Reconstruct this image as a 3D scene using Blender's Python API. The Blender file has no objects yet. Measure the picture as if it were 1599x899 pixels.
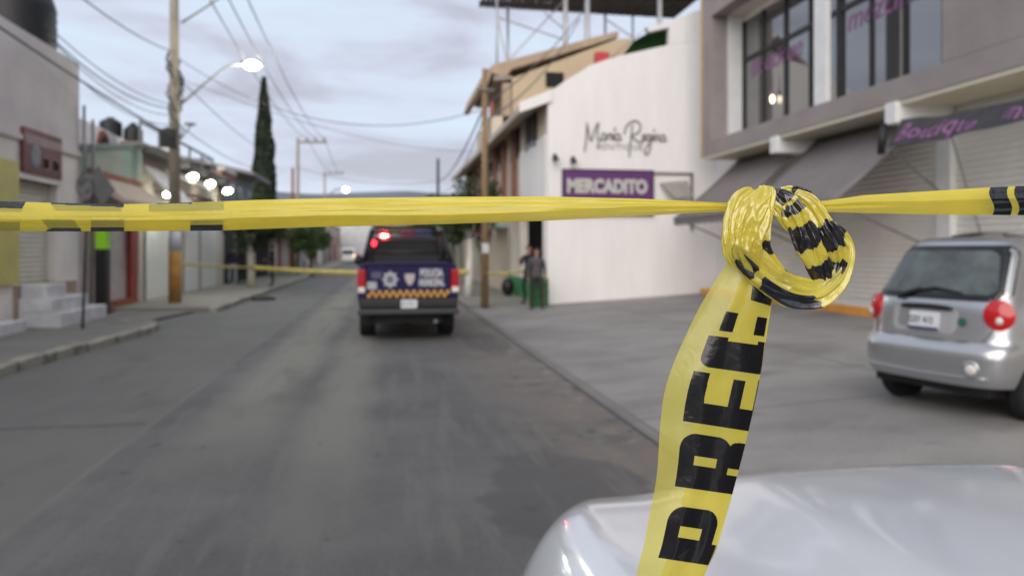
import bpy, bmesh, math, random
from mathutils import Vector, Matrix, noise
R = math.radians
random.seed(7)
scn = bpy.context.scene
col = scn.collection

# ------------------------------------------------------------------ camera
F = 1163.0
CX, HY = 799.5, 390.0
YAW = math.atan(200.0 / F)
CO, SI = math.cos(YAW), math.sin(YAW)
H = 1.65
cam_d = bpy.data.cameras.new("camera")
cam = bpy.data.objects.new("camera", cam_d)
col.objects.link(cam)
cam.location = (0, 0, H)
cam.rotation_euler = (R(90), 0, -YAW)
cam_d.sensor_width = 36.0
cam_d.lens = F / 1599.0 * 36.0
cam_d.shift_y = -(449.5 - HY) / 1599.0
cam_d.clip_start = 0.02
cam_d.clip_end = 6000
cam_d.dof.use_dof = True
cam_d.dof.focus_distance = 0.60
cam_d.dof.aperture_fstop = 6.6
scn.camera = cam
scn.view_settings.view_transform = 'Standard'
scn.view_settings.look = 'None'
scn.view_settings.gamma = 1
scn.view_settings.exposure = 0.25
scn.view_settings.use_curve_mapping = False

# ------------------------------------------------------------------ world: dusk sky with thin cloud
SUN_EL, SUN_AZ = 28.0, 200.0          # azimuth clockwise from +Y
w = bpy.data.worlds.new("World")
scn.world = w
w.use_nodes = True
nt = w.node_tree
nt.nodes.clear()
def N(t, typ, **kw):
    n = t.nodes.new(typ)
    for k, v in kw.items():
        setattr(n, k, v)
    return n
out = N(nt, 'ShaderNodeOutputWorld')
bg = N(nt, 'ShaderNodeBackground')
sky = N(nt, 'ShaderNodeTexSky', sky_type='NISHITA', sun_disc=False)
sky.sun_elevation = R(SUN_EL)
sky.sun_rotation = R(SUN_AZ)
tc = N(nt, 'ShaderNodeTexCoord')
mp = N(nt, 'ShaderNodeMapping')
mp.inputs['Scale'].default_value = (1.5, 1.5, 6.5)
n1 = N(nt, 'ShaderNodeTexNoise')
n1.inputs['Scale'].default_value = 2.1
n1.inputs['Detail'].default_value = 7
n1.inputs['Roughness'].default_value = 0.55
n1.inputs['Distortion'].default_value = 0.4
rmp = N(nt, 'ShaderNodeValToRGB')
rmp.color_ramp.elements[0].position = 0.35
rmp.color_ramp.elements[0].color = (6.2, 7.5, 8.6, 1)
rmp.color_ramp.elements[1].position = 0.66
rmp.color_ramp.elements[1].color = (4.5, 4.55, 5.3, 1)
e = rmp.color_ramp.elements.new(0.5)
e.color = (6.1, 6.6, 7.9, 1)
mixc = N(nt, 'ShaderNodeMixRGB')
mixc.inputs[0].default_value = 0.92
nt.links.new(tc.outputs['Generated'], mp.inputs['Vector'])
nt.links.new(mp.outputs[0], n1.inputs['Vector'])
nt.links.new(n1.outputs['Fac'], rmp.inputs[0])
nt.links.new(sky.outputs[0], mixc.inputs[1])
nt.links.new(rmp.outputs[0], mixc.inputs[2])
nt.links.new(mixc.outputs[0], bg.inputs['Color'])
bg.inputs['Strength'].default_value = 0.10
nt.links.new(bg.outputs[0], out.inputs['Surface'])

sun_d = bpy.data.lights.new("sun", 'SUN')
sun_d.energy = 2.1
sun_d.angle = R(60)
sun_d.color = (1.0, 0.91, 0.82)
sun = bpy.data.objects.new("sun", sun_d)
col.objects.link(sun)
az, el = R(SUN_AZ), R(SUN_EL)
sdir = Vector((math.sin(az) * math.cos(el), math.cos(az) * math.cos(el), math.sin(el)))
sun.rotation_euler = (-sdir).to_track_quat('-Z', 'Y').to_euler()

# ------------------------------------------------------------------ pixel -> world
def pix(px, py, d):
    xc = (px - CX) / F
    return Vector((d * (xc * CO + SI), d * (CO - xc * SI), H + d * (HY - py) / F))
def onX(px, py, X):
    xc = (px - CX) / F
    d = X / (xc * CO + SI)
    return pix(px, py, d)
def onY(px, py, Y):
    xc = (px - CX) / F
    d = Y / (CO - xc * SI)
    return pix(px, py, d)
def onZ(px, py, z):
    d = (H - z) * F / (py - HY)
    return pix(px, py, d)
def fc(X):                       # forecourt height
    return 0.025 + 0.06 * (X - 2.34)

# ------------------------------------------------------------------ materials
MATS = {}
def mat(name, c, rough=0.7, metal=0.0, var=0.18, scale=4.0, bump=0.0, bscale=60.0, spec=0.5, coat=0.0,
        emit=None, estr=0.0, c2=None, stretch=(1, 1, 1), trans=0.0, ior=1.45):
    if name in MATS:
        return MATS[name]
    m = bpy.data.materials.new(name)
    m.use_nodes = True
    t = m.node_tree
    b = t.nodes['Principled BSDF']
    b.inputs['Roughness'].default_value = rough
    b.inputs['Metallic'].default_value = metal
    b.inputs['Specular IOR Level'].default_value = spec
    b.inputs['Coat Weight'].default_value = coat
    b.inputs['Coat Roughness'].default_value = 0.03
    b.inputs['Transmission Weight'].default_value = trans
    b.inputs['IOR'].default_value = ior
    c = tuple(c[:3])
    tcn = N(t, 'ShaderNodeTexCoord')
    mpn = N(t, 'ShaderNodeMapping')
    mpn.inputs['Scale'].default_value = stretch
    nz = N(t, 'ShaderNodeTexNoise')
    nz.inputs['Scale'].default_value = scale
    nz.inputs['Detail'].default_value = 8
    nz.inputs['Roughness'].default_value = 0.65
    rp = N(t, 'ShaderNodeValToRGB')
    rp.color_ramp.elements[0].position = 0.32
    rp.color_ramp.elements[1].position = 0.68
    lo = tuple(x * (1 - var) for x in c) if c2 is None else tuple(c2[:3])
    hi = tuple(min(1, x * (1 + var * 0.5)) for x in c) if c2 is None else c
    rp.color_ramp.elements[0].color = lo + (1,)
    rp.color_ramp.elements[1].color = hi + (1,)
    t.links.new(tcn.outputs['Object'], mpn.inputs[0])
    t.links.new(mpn.outputs[0], nz.inputs['Vector'])
    t.links.new(nz.outputs['Fac'], rp.inputs[0])
    t.links.new(rp.outputs[0], b.inputs['Base Color'])
    if bump > 0:
        nb = N(t, 'ShaderNodeTexNoise')
        nb.inputs['Scale'].default_value = bscale
        nb.inputs['Detail'].default_value = 6
        bp = N(t, 'ShaderNodeBump')
        bp.inputs['Strength'].default_value = bump
        bp.inputs['Distance'].default_value = 0.01
        t.links.new(mpn.outputs[0], nb.inputs['Vector'])
        t.links.new(nb.outputs['Fac'], bp.inputs['Height'])
        t.links.new(bp.outputs[0], b.inputs['Normal'])
    if emit is not None:
        b.inputs['Emission Color'].default_value = tuple(emit) + (1,)
        b.inputs['Emission Strength'].default_value = estr
    MATS[name] = m
    return m

# ------------------------------------------------------------------ mesh helpers
class MB:
    def __init__(s):
        s.v = []; s.f = []; s.mi = []
    def quad(s, a, b, c, d, mi=0):
        i = len(s.v); s.v += [Vector(a), Vector(b), Vector(c), Vector(d)]; s.f.append((i, i+1, i+2, i+3)); s.mi.append(mi); return s
    def box(s, x0, x1, y0, y1, z0, z1, mi=0):
        i = len(s.v)
        s.v += [Vector(p) for p in ((x0,y0,z0),(x1,y0,z0),(x1,y1,z0),(x0,y1,z0),(x0,y0,z1),(x1,y0,z1),(x1,y1,z1),(x0,y1,z1))]
        for f in ((0,3,2,1),(4,5,6,7),(0,1,5,4),(1,2,6,5),(2,3,7,6),(3,0,4,7)):
            s.f.append(tuple(i+k for k in f)); s.mi.append(mi)
        return s
    def prism(s, pts, vec, mi=0):            # polygon points (3D) extruded by vec
        n = len(pts); i = len(s.v); vec = Vector(vec)
        s.v += [Vector(p) for p in pts] + [Vector(p) + vec for p in pts]
        s.f.append(tuple(range(i, i+n))); s.mi.append(mi)
        s.f.append(tuple(range(i+2*n-1, i+n-1, -1))); s.mi.append(mi)
        for k in range(n):
            k2 = (k+1) % n
            s.f.append((i+k, i+n+k, i+n+k2, i+k2)); s.mi.append(mi)
        return s
    def tube(s, pts, rad, seg=8, mi=0, cap=True):
        pts = [Vector(p) for p in pts]
        n = len(pts)
        if not hasattr(rad, '__len__'): rad = [rad]*n
        i0 = len(s.v)
        prev = None
        for k, p in enumerate(pts):
            T = (pts[min(k+1, n-1)] - pts[max(k-1, 0)])
            if T.length < 1e-9: T = Vector((0,0,1))
            T.normalize()
            if prev is None:
                ref = Vector((0,0,1)) if abs(T.z) < 0.9 else Vector((1,0,0))
                U = T.cross(ref).normalized()
            else:
                U = (prev - T * prev.dot(T)).normalized()
            prev = U
            W = T.cross(U)
            for j in range(seg):
                a = 2*math.pi*j/seg
                s.v.append(p + (U*math.cos(a) + W*math.sin(a))*rad[k])
        for k in range(n-1):
            for j in range(seg):
                j2 = (j+1) % seg
                s.f.append((i0+k*seg+j, i0+k*seg+j2, i0+(k+1)*seg+j2, i0+(k+1)*seg+j)); s.mi.append(mi)
        if cap:
            s.f.append(tuple(i0+j for j in range(seg-1, -1, -1))); s.mi.append(mi)
            s.f.append(tuple(i0+(n-1)*seg+j for j in range(seg))); s.mi.append(mi)
        return s
    def cyl(s, c, axis, r, h, seg=24, mi=0, r2=None):
        c = Vector(c); ax = Vector(axis).normalized()
        return s.tube([c, c+ax*h], [r, r if r2 is None else r2], seg, mi)
    def lathe(s, c, axis, prof, seg=28, mi=0):   # prof list of (r, h)
        c = Vector(c); ax = Vector(axis).normalized()
        return s.tube([c+ax*h + ax*1e-6*k for k, (r, h) in enumerate(prof)], [max(r, 1e-4) for r, h in prof], seg, mi)
    def ell(s, c, rx, ry, rz, seg=16, rings=10, mi=0):
        i0 = len(s.v); c = Vector(c)
        for a in range(rings+1):
            th = math.pi*a/rings
            for j in range(seg):
                ph = 2*math.pi*j/seg
                s.v.append(c + Vector((rx*math.sin(th)*math.cos(ph), ry*math.sin(th)*math.sin(ph), rz*math.cos(th))))
        for a in range(rings):
            for j in range(seg):
                j2 = (j+1) % seg
                s.f.append((i0+a*seg+j, i0+(a+1)*seg+j, i0+(a+1)*seg+j2, i0+a*seg+j2)); s.mi.append(mi)
        return s
    def grid(s, fn, nu, nv, mi=0, mf=None):
        i0 = len(s.v)
        for a in range(nu+1):
            for b in range(nv+1):
                s.v.append(Vector(fn(a/nu, b/nv)))
        for a in range(nu):
            for b in range(nv):
                s.f.append((i0+a*(nv+1)+b, i0+(a+1)*(nv+1)+b, i0+(a+1)*(nv+1)+b+1, i0+a*(nv+1)+b+1))
                s.mi.append(mf((a+.5)/nu, (b+.5)/nv) if mf else mi)
        return s
    def add_mesh(s, me, M=None, mi=0):
        i0 = len(s.v)
        for v in me.vertices:
            s.v.append((M @ v.co) if M else v.co.copy())
        for p in me.polygons:
            s.f.append(tuple(i0+k for k in p.vertices)); s.mi.append(mi)
        return s
    def build(s, name, mats, parent=None, smooth=False, bevel=0.0, origin=None, merge=0.0, auto=None):
        me = bpy.data.meshes.new(name)
        o = Vector(origin) if origin is not None else Vector((0, 0, 0))
        me.from_pydata([tuple(v - o) for v in s.v], [], s.f)
        if not isinstance(mats, (list, tuple)): mats = [mats]
        for m in mats: me.materials.append(m)
        me.polygons.foreach_set('material_index', s.mi)
        me.update()
        bm = bmesh.new(); bm.from_mesh(me)
        if merge > 0: bmesh.ops.remove_doubles(bm, verts=bm.verts, dist=merge)
        bmesh.ops.recalc_face_normals(bm, faces=bm.faces)
        bm.to_mesh(me); bm.free()
        if smooth:
            me.polygons.foreach_set('use_smooth', [True]*len(me.polygons))
            if auto is not None:
                try: me.set_sharp_from_angle(angle=R(auto))
                except Exception: pass
        ob = bpy.data.objects.new(name, me)
        col.objects.link(ob)
        ob.location = o
        if parent is not None: ob.parent = parent
        if bevel > 0:
            md = ob.modifiers.new('bevel', 'BEVEL'); md.width = bevel; md.segments = 2; md.limit_method = 'ANGLE'; md.angle_limit = R(40)
        return ob

def tag(o, label=None, cat=None, group=None, kind=None):
    if label: o['label'] = label
    if cat: o['category'] = cat
    if group: o['group'] = group
    if kind: o['kind'] = kind
    return o
def empty(name, label, cat, loc=(0,0,0), rz=0.0, group=None):
    o = bpy.data.objects.new(name, None)
    col.objects.link(o)
    o.location = loc; o.rotation_euler = (0, 0, rz); o.empty_display_size = 0.2
    return tag(o, label, cat, group)
def copy_tree(o, parent=None):
    c = o.copy(); col.objects.link(c)
    if parent is not None: c.parent = parent
    for ch in list(o.children): copy_tree(ch, c)
    return c
def struct(mb, name, m, **k):
    return tag(mb.build(name, m, **k), kind='structure')
def text_mesh(s, size=1.0, bold=0.0, extrude=0.0, shear=0.0, spacing=1.0, align='LEFT'):
    cu = bpy.data.curves.new('txt', 'FONT')
    cu.body = s; cu.size = size; cu.offset = bold; cu.extrude = extrude; cu.shear = shear; cu.space_character = spacing
    cu.align_x = align; cu.resolution_u = 4
    ob = bpy.data.objects.new('txt', cu); col.objects.link(ob)
    bpy.context.view_layer.update()
    dg = bpy.context.evaluated_depsgraph_get()
    me = bpy.data.meshes.new_from_object(ob.evaluated_get(dg))
    bpy.data.objects.remove(ob); bpy.data.curves.remove(cu)
    return me
def frame(o, xax, yax):            # matrix with local x,y axes and origin
    x = Vector(xax).normalized(); y = Vector(yax).normalized(); z = x.cross(y)
    return Matrix(((x.x, y.x, z.x, o[0]), (x.y, y.y, z.y, o[1]), (x.z, y.z, z.z, o[2]), (0, 0, 0, 1)))
def catmull(pts, n):
    out = []
    m = len(pts)
    for i in range(n+1):
        u = i/n*(m-1); k = min(int(u), m-2); f = u-k
        p0 = pts[max(k-1, 0)]; p1 = pts[k]; p2 = pts[k+1]; p3 = pts[min(k+2, m-1)]
        out.append(tuple(0.5*((2*b)+(-a+c)*f+(2*a-5*b+4*c-d)*f*f+(-a+3*b-3*c+d)*f**3) for a, b, c, d in zip(p0, p1, p2, p3)))
    return out
def lamp(name, loc, power, color, size=0.08, parent=None, typ='POINT'):
    d = bpy.data.lights.new(name, typ); d.energy = power; d.color = color
    d.shadow_soft_size = size
    o = bpy.data.objects.new(name, d); col.objects.link(o); o.location = loc
    if parent is not None: o.parent = parent
    return o
def lerp(a, b, t): return a + (b-a)*t
def interp(x, tbl):
    if x <= tbl[0][0]: return tbl[0][1]
    for (a, va), (b, vb) in zip(tbl, tbl[1:]):
        if x <= b: return lerp(va, vb, (x-a)/(b-a))
    return tbl[-1][1]

# ------------------------------------------------------------------ ground materials
def ground_mat(name, base, base2, features, rough=0.85, bump=0.35, bscale=90):
    """features: list of (mask builder, colour, amount)"""
    m = bpy.data.materials.new(name); m.use_nodes = True
    t = m.node_tree; b = t.nodes['Principled BSDF']
    b.inputs['Roughness'].default_value = rough
    b.inputs['Specular IOR Level'].default_value = 0.35
    geo = N(t, 'ShaderNodeNewGeometry')
    sep = N(t, 'ShaderNodeSeparateXYZ'); t.links.new(geo.outputs['Position'], sep.inputs[0])
    def L(a, sock):
        if isinstance(a, (int, float)): sock.default_value = a
        else: t.links.new(a, sock)
    def math_(op, a, b_=0.0, c=0.0, clamp=False):
        n = N(t, 'ShaderNodeMath', operation=op); n.use_clamp = clamp
        L(a, n.inputs[0]); L(b_, n.inputs[1]); L(c, n.inputs[2]); return n.outputs[0]
    def nz(scale, detail=6, stretch=(1, 1, 1), off=(0, 0, 0), rough=0.6):
        mp_ = N(t, 'ShaderNodeMapping'); mp_.inputs['Scale'].default_value = stretch; mp_.inputs['Location'].default_value = off
        t.links.new(geo.outputs['Position'], mp_.inputs[0])
        n = N(t, 'ShaderNodeTexNoise'); n.inputs['Scale'].default_value = scale; n.inputs['Detail'].default_value = detail
        n.inputs['Roughness'].default_value = rough
        t.links.new(mp_.outputs[0], n.inputs['Vector']); return n.outputs['Fac']
    def smooth(v, a, b_):
        n = N(t, 'ShaderNodeMapRange'); n.interpolation_type = 'SMOOTHSTEP'
        L(v, n.inputs['Value']); n.inputs['From Min'].default_value = a; n.inputs['From Max'].default_value = b_
        return n.outputs[0]
    api = dict(X=sep.outputs[0], Y=sep.outputs[1], m=math_, nz=nz, ss=smooth)
    def mix(f, a, c):
        n = N(t, 'ShaderNodeMixRGB'); L(f, n.inputs[0])
        if isinstance(a, tuple): n.inputs[1].default_value = a + (1,)
        else: t.links.new(a, n.inputs[1])
        n.inputs[2].default_value = c + (1,); return n.outputs[0]
    c = mix(smooth(nz(0.55, 8), 0.33, 0.67), base, base2)
    fine = nz(38, 4)
    c = mix(math_('MULTIPLY', smooth(fine, 0.45, 0.75), 0.35), c, tuple(min(1, x*1.7) for x in base))
    c = mix(math_('MULTIPLY', smooth(nz(46, 3, off=(5, 5, 0)), 0.52, 0.75), 0.45), c, tuple(x*0.5 for x in base))
    for f, cc, amt in features:
        c = mix(math_('MULTIPLY', f(api), amt, clamp=True), c, cc)
    t.links.new(c, b.inputs['Base Color'])
    bp = N(t, 'ShaderNodeBump'); bp.inputs['Strength'].default_value = bump; bp.inputs['Distance'].default_value = 0.008
    t.links.new(nz(bscale, 5), bp.inputs['Height']); t.links.new(bp.outputs[0], b.inputs['Normal'])
    return m

def band(a, x, c, wd, soft, amp=0.25, sc=1.2):
    """soft band around x = c, wobbled by noise"""
    xx = a['m']('ADD', x, a['m']('MULTIPLY', a['m']('SUBTRACT', a['nz'](sc), 0.5), amp*2))
    dd = a['m']('ABSOLUTE', a['m']('SUBTRACT', xx, c))
    return a['m']('SUBTRACT', 1.0, a['ss'](dd, wd, wd+soft))
def edge(a, x, c, soft, amp=0.2, sc=1.5):   # 1 where x > c
    xx = a['m']('ADD', x, a['m']('MULTIPLY', a['m']('SUBTRACT', a['nz'](sc), 0.5), amp*2))
    return a['ss'](xx, c-soft, c+soft)
def mul(a, p, q): return a['m']('MULTIPLY', p, q)
def inv(a, p): return a['m']('SUBTRACT', 1.0, p)
def blob(a, cx_, cy, rx, ry, amp=0.6, sc=2.2, soft=0.12):
    dx = a['m']('DIVIDE', a['m']('SUBTRACT', a['X'], cx_), rx); dy = a['m']('DIVIDE', a['m']('SUBTRACT', a['Y'], cy), ry)
    rr = a['m']('SQRT', a['m']('ADD', mul(a, dx, dx), mul(a, dy, dy)))
    rr = a['m']('ADD', rr, a['m']('MULTIPLY', a['m']('SUBTRACT', a['nz'](sc), 0.5), amp*2))
    return inv(a, a['ss'](rr, 1-soft, 1+soft))

road_m = ground_mat('asphalt', (0.094, 0.093, 0.093), (0.140, 0.138, 0.134), [
    (lambda a: inv(a, edge(a, a['X'], -2.15, 0.03, 0.05, 1.0)), (0.150, 0.148, 0.135), 0.55),
    (lambda a: mul(a, band(a, a['X'], -1.35, 0.18, 0.45, 0.25, 0.5), a['ss'](a['Y'], 4, 10)), (0.22, 0.215, 0.18), 0.8),
    (lambda a: mul(a, band(a, a['X'], -0.45, 0.12, 0.35, 0.25, 0.5), a['ss'](a['Y'], 3, 8)), (0.21, 0.205, 0.175), 0.75),
    (lambda a: mul(a, band(a, a['X'], -2.15, 0.006, 0.03, 0.05, 1.0), a['ss'](a['nz'](0.8, off=(3, 1, 0)), 0.35, 0.6)), (0.20, 0.19, 0.17), 0.6),
    (lambda a: mul(a, band(a, a['Y'], 7.5, 0.02, 0.03, 0.04, 2.0), inv(a, edge(a, a['X'], -2.2, 0.03))), (0.05, 0.05, 0.05), 0.8),
    (lambda a: mul(a, edge(a, a['X'], 1.25, 0.45, 0.5, 1.0), a['ss'](a['nz'](1.7, off=(2, 0, 0)), 0.25, 0.6)), (0.185, 0.155, 0.135), 0.85),
    (lambda a: mul(a, edge(a, a['X'], 1.9, 0.25, 0.3, 2.5), a['ss'](a['nz'](3.3, off=(9, 0, 0)), 0.52, 0.60)), (0.27, 0.25, 0.23), 0.6),
    (lambda a: mul(a, edge(a, a['X'], 1.3, 0.4, 0.3, 2.0), a['ss'](a['nz'](2.6, off=(0, 7, 0)), 0.60, 0.66)), (0.055, 0.045, 0.04), 0.6),
    (lambda a: blob(a, 1.25, 4.9, 0.65, 0.85, 0.9, 1.1, 0.10), (0.080, 0.079, 0.080), 0.6),
    (lambda a: blob(a, 1.8, 13.2, 0.4, 1.4, 0.4, 1.2, 0.1), (0.085, 0.08, 0.078), 0.7),
    (lambda a: a['ss'](a['nz'](5.0, 4, off=(4, 4, 0)), 0.655, 0.71), (0.045, 0.043, 0.042), 0.6),
    (lambda a: mul(a, a['ss'](a['nz'](2.2, 8, (2.5, 0.25, 1), off=(0, 4, 0)), 0.50, 0.62), a['ss'](a['Y'], 1, 4)), (0.155, 0.15, 0.14), 0.5),
    (lambda a: a['ss'](a['nz'](0.9, 6, (1, 0.35, 1), off=(14, 4, 0)), 0.55, 0.7), (0.085, 0.08, 0.078), 0.5),
    (lambda a: band(a, a['X'], 2.295, 0.012, 0.03, 0.02, 2.0), (0.04, 0.037, 0.035), 0.8),
])
def joints(a, s, x, wd=0.02):
    f = a['m']('FRACT', a['m']('DIVIDE', x, s))
    d = a['m']('ABSOLUTE', a['m']('SUBTRACT', f, 0.5))
    return a['ss'](d, 0.5-wd/s*1.5, 0.5-wd/s*0.3)
court_m = ground_mat('forecourt_concrete', (0.225, 0.213, 0.204), (0.295, 0.282, 0.270), [
    (lambda a: joints(a, 3.4, a['Y']), (0.10, 0.093, 0.088), 0.75),
    (lambda a: joints(a, 3.3, a['m']('ADD', a['X'], 0.9)), (0.10, 0.093, 0.088), 0.75),
    (lambda a: a['ss'](a['nz'](0.7, 6, (1, 1.6, 1), off=(8, 2, 0)), 0.48, 0.66), (0.18, 0.165, 0.155), 0.6),
    (lambda a: a['ss'](a['nz'](1.9, 7, (0.6, 1.4, 1), off=(1, 12, 0)), 0.60, 0.72), (0.12, 0.11, 0.105), 0.55),
    (lambda a: blob(a, 4.3, 8.4, 0.5, 0.22, 1.2, 2.0, 0.3), (0.12, 0.11, 0.105), 0.5),
    (lambda a: inv(a, edge(a, a['X'], 2.37, 0.01, 0.01)), (0.15, 0.14, 0.13), 0.6),  # kerb shade painted as a darker strip along the edge
], rough=0.8, bump=0.2)
walk_m = ground_mat('pavement_concrete', (0.17, 0.16, 0.148), (0.205, 0.195, 0.18), [
    (lambda a: joints(a, 1.8, a['Y']), (0.10, 0.095, 0.09), 0.7),
    (lambda a: a['ss'](a['nz'](1.1, 7, off=(8, 2, 0)), 0.5, 0.68), (0.12, 0.115, 0.105), 0.6),
    (lambda a: a['ss'](a['Y'], 20, 22), (0.27, 0.255, 0.21), 0.65),
], rough=0.85)
kerb_m = ground_mat('kerb_concrete', (0.27, 0.26, 0.22), (0.34, 0.33, 0.27), [
    (lambda a: a['ss'](a['nz'](2.2, 7, off=(3, 3, 0)), 0.50, 0.62), (0.14, 0.135, 0.125), 0.85),
    (lambda a: joints(a, 1.0, a['Y'], 0.03), (0.08, 0.075, 0.07), 0.8),
], rough=0.85)
earth_m = ground_mat('far_ground', (0.14, 0.13, 0.11), (0.18, 0.17, 0.14), [], rough=0.95)

# ------------------------------------------------------------------ the ground
struct(MB().quad((-2500, -400, -0.03), (2500, -400, -0.03), (2500, 3500, -0.03), (-2500, 3500, -0.03)), 'ground', earth_m)
mb = MB().grid(lambda u, v: (lerp(-7.2, 2.32, u), lerp(-14, 330, v), 0.012*math.sin(u*math.pi)), 12, 60)
struct(mb, 'road', road_m, smooth=True)
# sloping concrete forecourt in front of the shops with its kerb face
mb = MB()
mb.quad((2.34, -14, fc(2.34)), (9.6, -14, fc(9.6)), (9.6, 20.3, fc(9.6)), (2.34, 20.3, fc(2.34)))
mb.quad((2.34, -14, fc(2.34)), (2.34, 20.3, fc(2.34)), (2.30, 20.3, -0.01), (2.30, -14, -0.01))
struct(mb, 'forecourt', court_m)
mb = MB().box(2.30, 4.6, 20.3, 120, -0.02, 0.125)
struct(mb, 'pavement', walk_m, bevel=0.02)
# left pavement with a dropped entrance
def left_strip(y0, y1, xk):
    mb = MB().box(-7.05, xk-0.22, y0, y1, -0.02, 0.135)
    struct(mb, 'pavement', walk_m)
    struct(kerb_build(y0, y1, xk), 'kerb', kerb_m, bevel=0.03)
def kerb_build(y0, y1, xk):
    mb = MB(); n = max(1, int((y1-y0)/1.0))
    r = random.Random(3)
    for i in range(n):
        a = lerp(y0, y1, i/n); b = lerp(y0, y1, (i+1)/n) - 0.012
        j = r.uniform(-0.02, 0.02)
        mb.box(xk-0.215+j, xk+j, a, b, -0.02, 0.15 + r.uniform(-0.012, 0.012))
    return mb
mb = MB()
pts = [(-5.05, 5.0), (-4.92, 9.0), (-4.82, 11.5), (-4.62, 14.0), (-4.50, 15.6), (-4.62, 16.5), (-4.95, 17.1), (-5.6, 17.5)]
cp = catmull(pts, 30)
n = len(cp)
poly = [(-7.05, 5.0, 0.135)] + [(x-0.16, y, 0.135) for x, y in cp] + [(-7.05, 17.6, 0.135)]
mbw = MB().prism(poly, (0, 0, -0.16))
struct(mbw, 'pavement', walk_m)
mb = MB()
rr = random.Random(5)
for i in range(n-1):
    (x0, y0), (x1, y1) = cp[i], cp[i+1]
    dx, dy = x1-x0, y1-y0; L_ = math.hypot(dx, dy); nx, ny = -dy/L_*0.2, dx/L_*0.2
    z = 0.15 + rr.uniform(-0.018, 0.012)
    mb.prism([(x0, y0, z), (x1-dx*0.02, y1-dy*0.02, z), (x1-dx*0.02+nx, y1-dy*0.02+ny, z), (x0+nx, y0+ny, z)], (0, 0, -0.19))
struct(mb, 'kerb', kerb_m, bevel=0.02)
mb = MB()
mb.quad((-7.05, -14, 0.012), (-4.95, -14, 0.012), (-4.95, 5.0, 0.012), (-7.05, 5.0, 0.012))
mb.quad((-7.05, 17.6, 0.10), (-5.3, 17.6, 0.06), (-4.9, 20.6, 0.05), (-7.05, 20.6, 0.11))
struct(mb, 'driveway', walk_m)
left_strip(20.6, 120, -4.3)
# hills on the horizon
hill_m = mat('hill', (0.16, 0.17, 0.20), 1.0, var=0.25, scale=0.01)  # distance haze put into the bluish grey colour
mb = MB()
def hill(u, v):
    x = lerp(-1900, 1900, u)
    base = 163 + 12*noise.noise(Vector((x*0.0016, 0.3, 0))) + 9*noise.noise(Vector((x*0.007, 1.3, 0)))
    base += 70*max(0, math.exp(-((x+1100)/600)**2))*0.3
    return (x, 1500 + 900*v, -4 + base*math.sin(min(1, v*1.4)*math.pi/2))
mb.grid(hill, 160, 10)
struct(mb, 'hills', hill_m, smooth=True)

# ------------------------------------------------------------------ common materials
white_wall = mat('white_render', (0.82, 0.80, 0.785), 0.75, var=0.07, scale=1.6, bump=0.15, bscale=30, stretch=(1.2, 1, 0.22))
cream_wall = mat('cream_render', (0.62, 0.53, 0.42), 0.8, var=0.15, scale=1.2, bump=0.15)
tan_trim = mat('tan_trim', (0.44, 0.33, 0.23), 0.8, var=0.2, scale=1.5)
grey_clad = mat('grey_cladding', (0.30, 0.265, 0.255), 0.75, var=0.15, scale=1.1, bump=0.4, bscale=14)
light_trim = mat('light_trim', (0.72, 0.67, 0.60), 0.7, var=0.08)
dark_metal = mat('dark_metal', (0.035, 0.036, 0.038), 0.45, 0.3, var=0.3)
grey_metal = mat('grey_metal', (0.22, 0.22, 0.22), 0.5, 0.5, var=0.2)
white_metal = mat('white_metal', (0.75, 0.75, 0.74), 0.4, 0.0, var=0.08)
black_plastic = mat('black_plastic', (0.014, 0.014, 0.016), 0.45, var=0.3)
black_rubber = mat('black_rubber', (0.018, 0.018, 0.019), 0.85, var=0.3, scale=20)
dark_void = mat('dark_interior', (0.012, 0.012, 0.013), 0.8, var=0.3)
awning_m = mat('awning_canvas', (0.20, 0.18, 0.178), 0.9, var=0.12, scale=2.5, bump=0.2, bscale=150)
shutter_m = mat('shutter_metal', (0.76, 0.74, 0.69), 0.45, 0.1, var=0.12, scale=0.8)
purple_m = mat('purple_sign', (0.115, 0.035, 0.16), 0.6, var=0.1)
pink_m = mat('pink_letters', (0.30, 0.12, 0.28), 0.5, var=0.1)
sign_white = mat('sign_letter_white', (0.50, 0.50, 0.45), 0.5, var=0.08)
script_grey = mat('script_letters', (0.20, 0.195, 0.19), 0.5, var=0.1)
orange_paint = mat('orange_kerb_paint', (0.75, 0.33, 0.05), 0.6, var=0.25, scale=3)
wood_pole = mat('pole_timber', (0.27, 0.18, 0.10), 0.85, var=0.35, scale=3, stretch=(6, 6, 0.6), bump=0.4)
conc_pole = mat('pole_concrete', (0.33, 0.29, 0.23), 0.85, var=0.25, scale=2, stretch=(3, 3, 0.7), bump=0.3)
glass_dark = mat('dark_window_glass', (0.055, 0.055, 0.052), 0.05, var=0.1, spec=0.5, ior=2.9)
glass_far = mat('far_window_glass', (0.03, 0.032, 0.036), 0.12, var=0.2)
tank_m = mat('water_tank_plastic', (0.012, 0.012, 0.013), 0.5, var=0.3)
wire_m = mat('cable_rubber', (0.09, 0.09, 0.10), 0.6, var=0.2)

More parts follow.
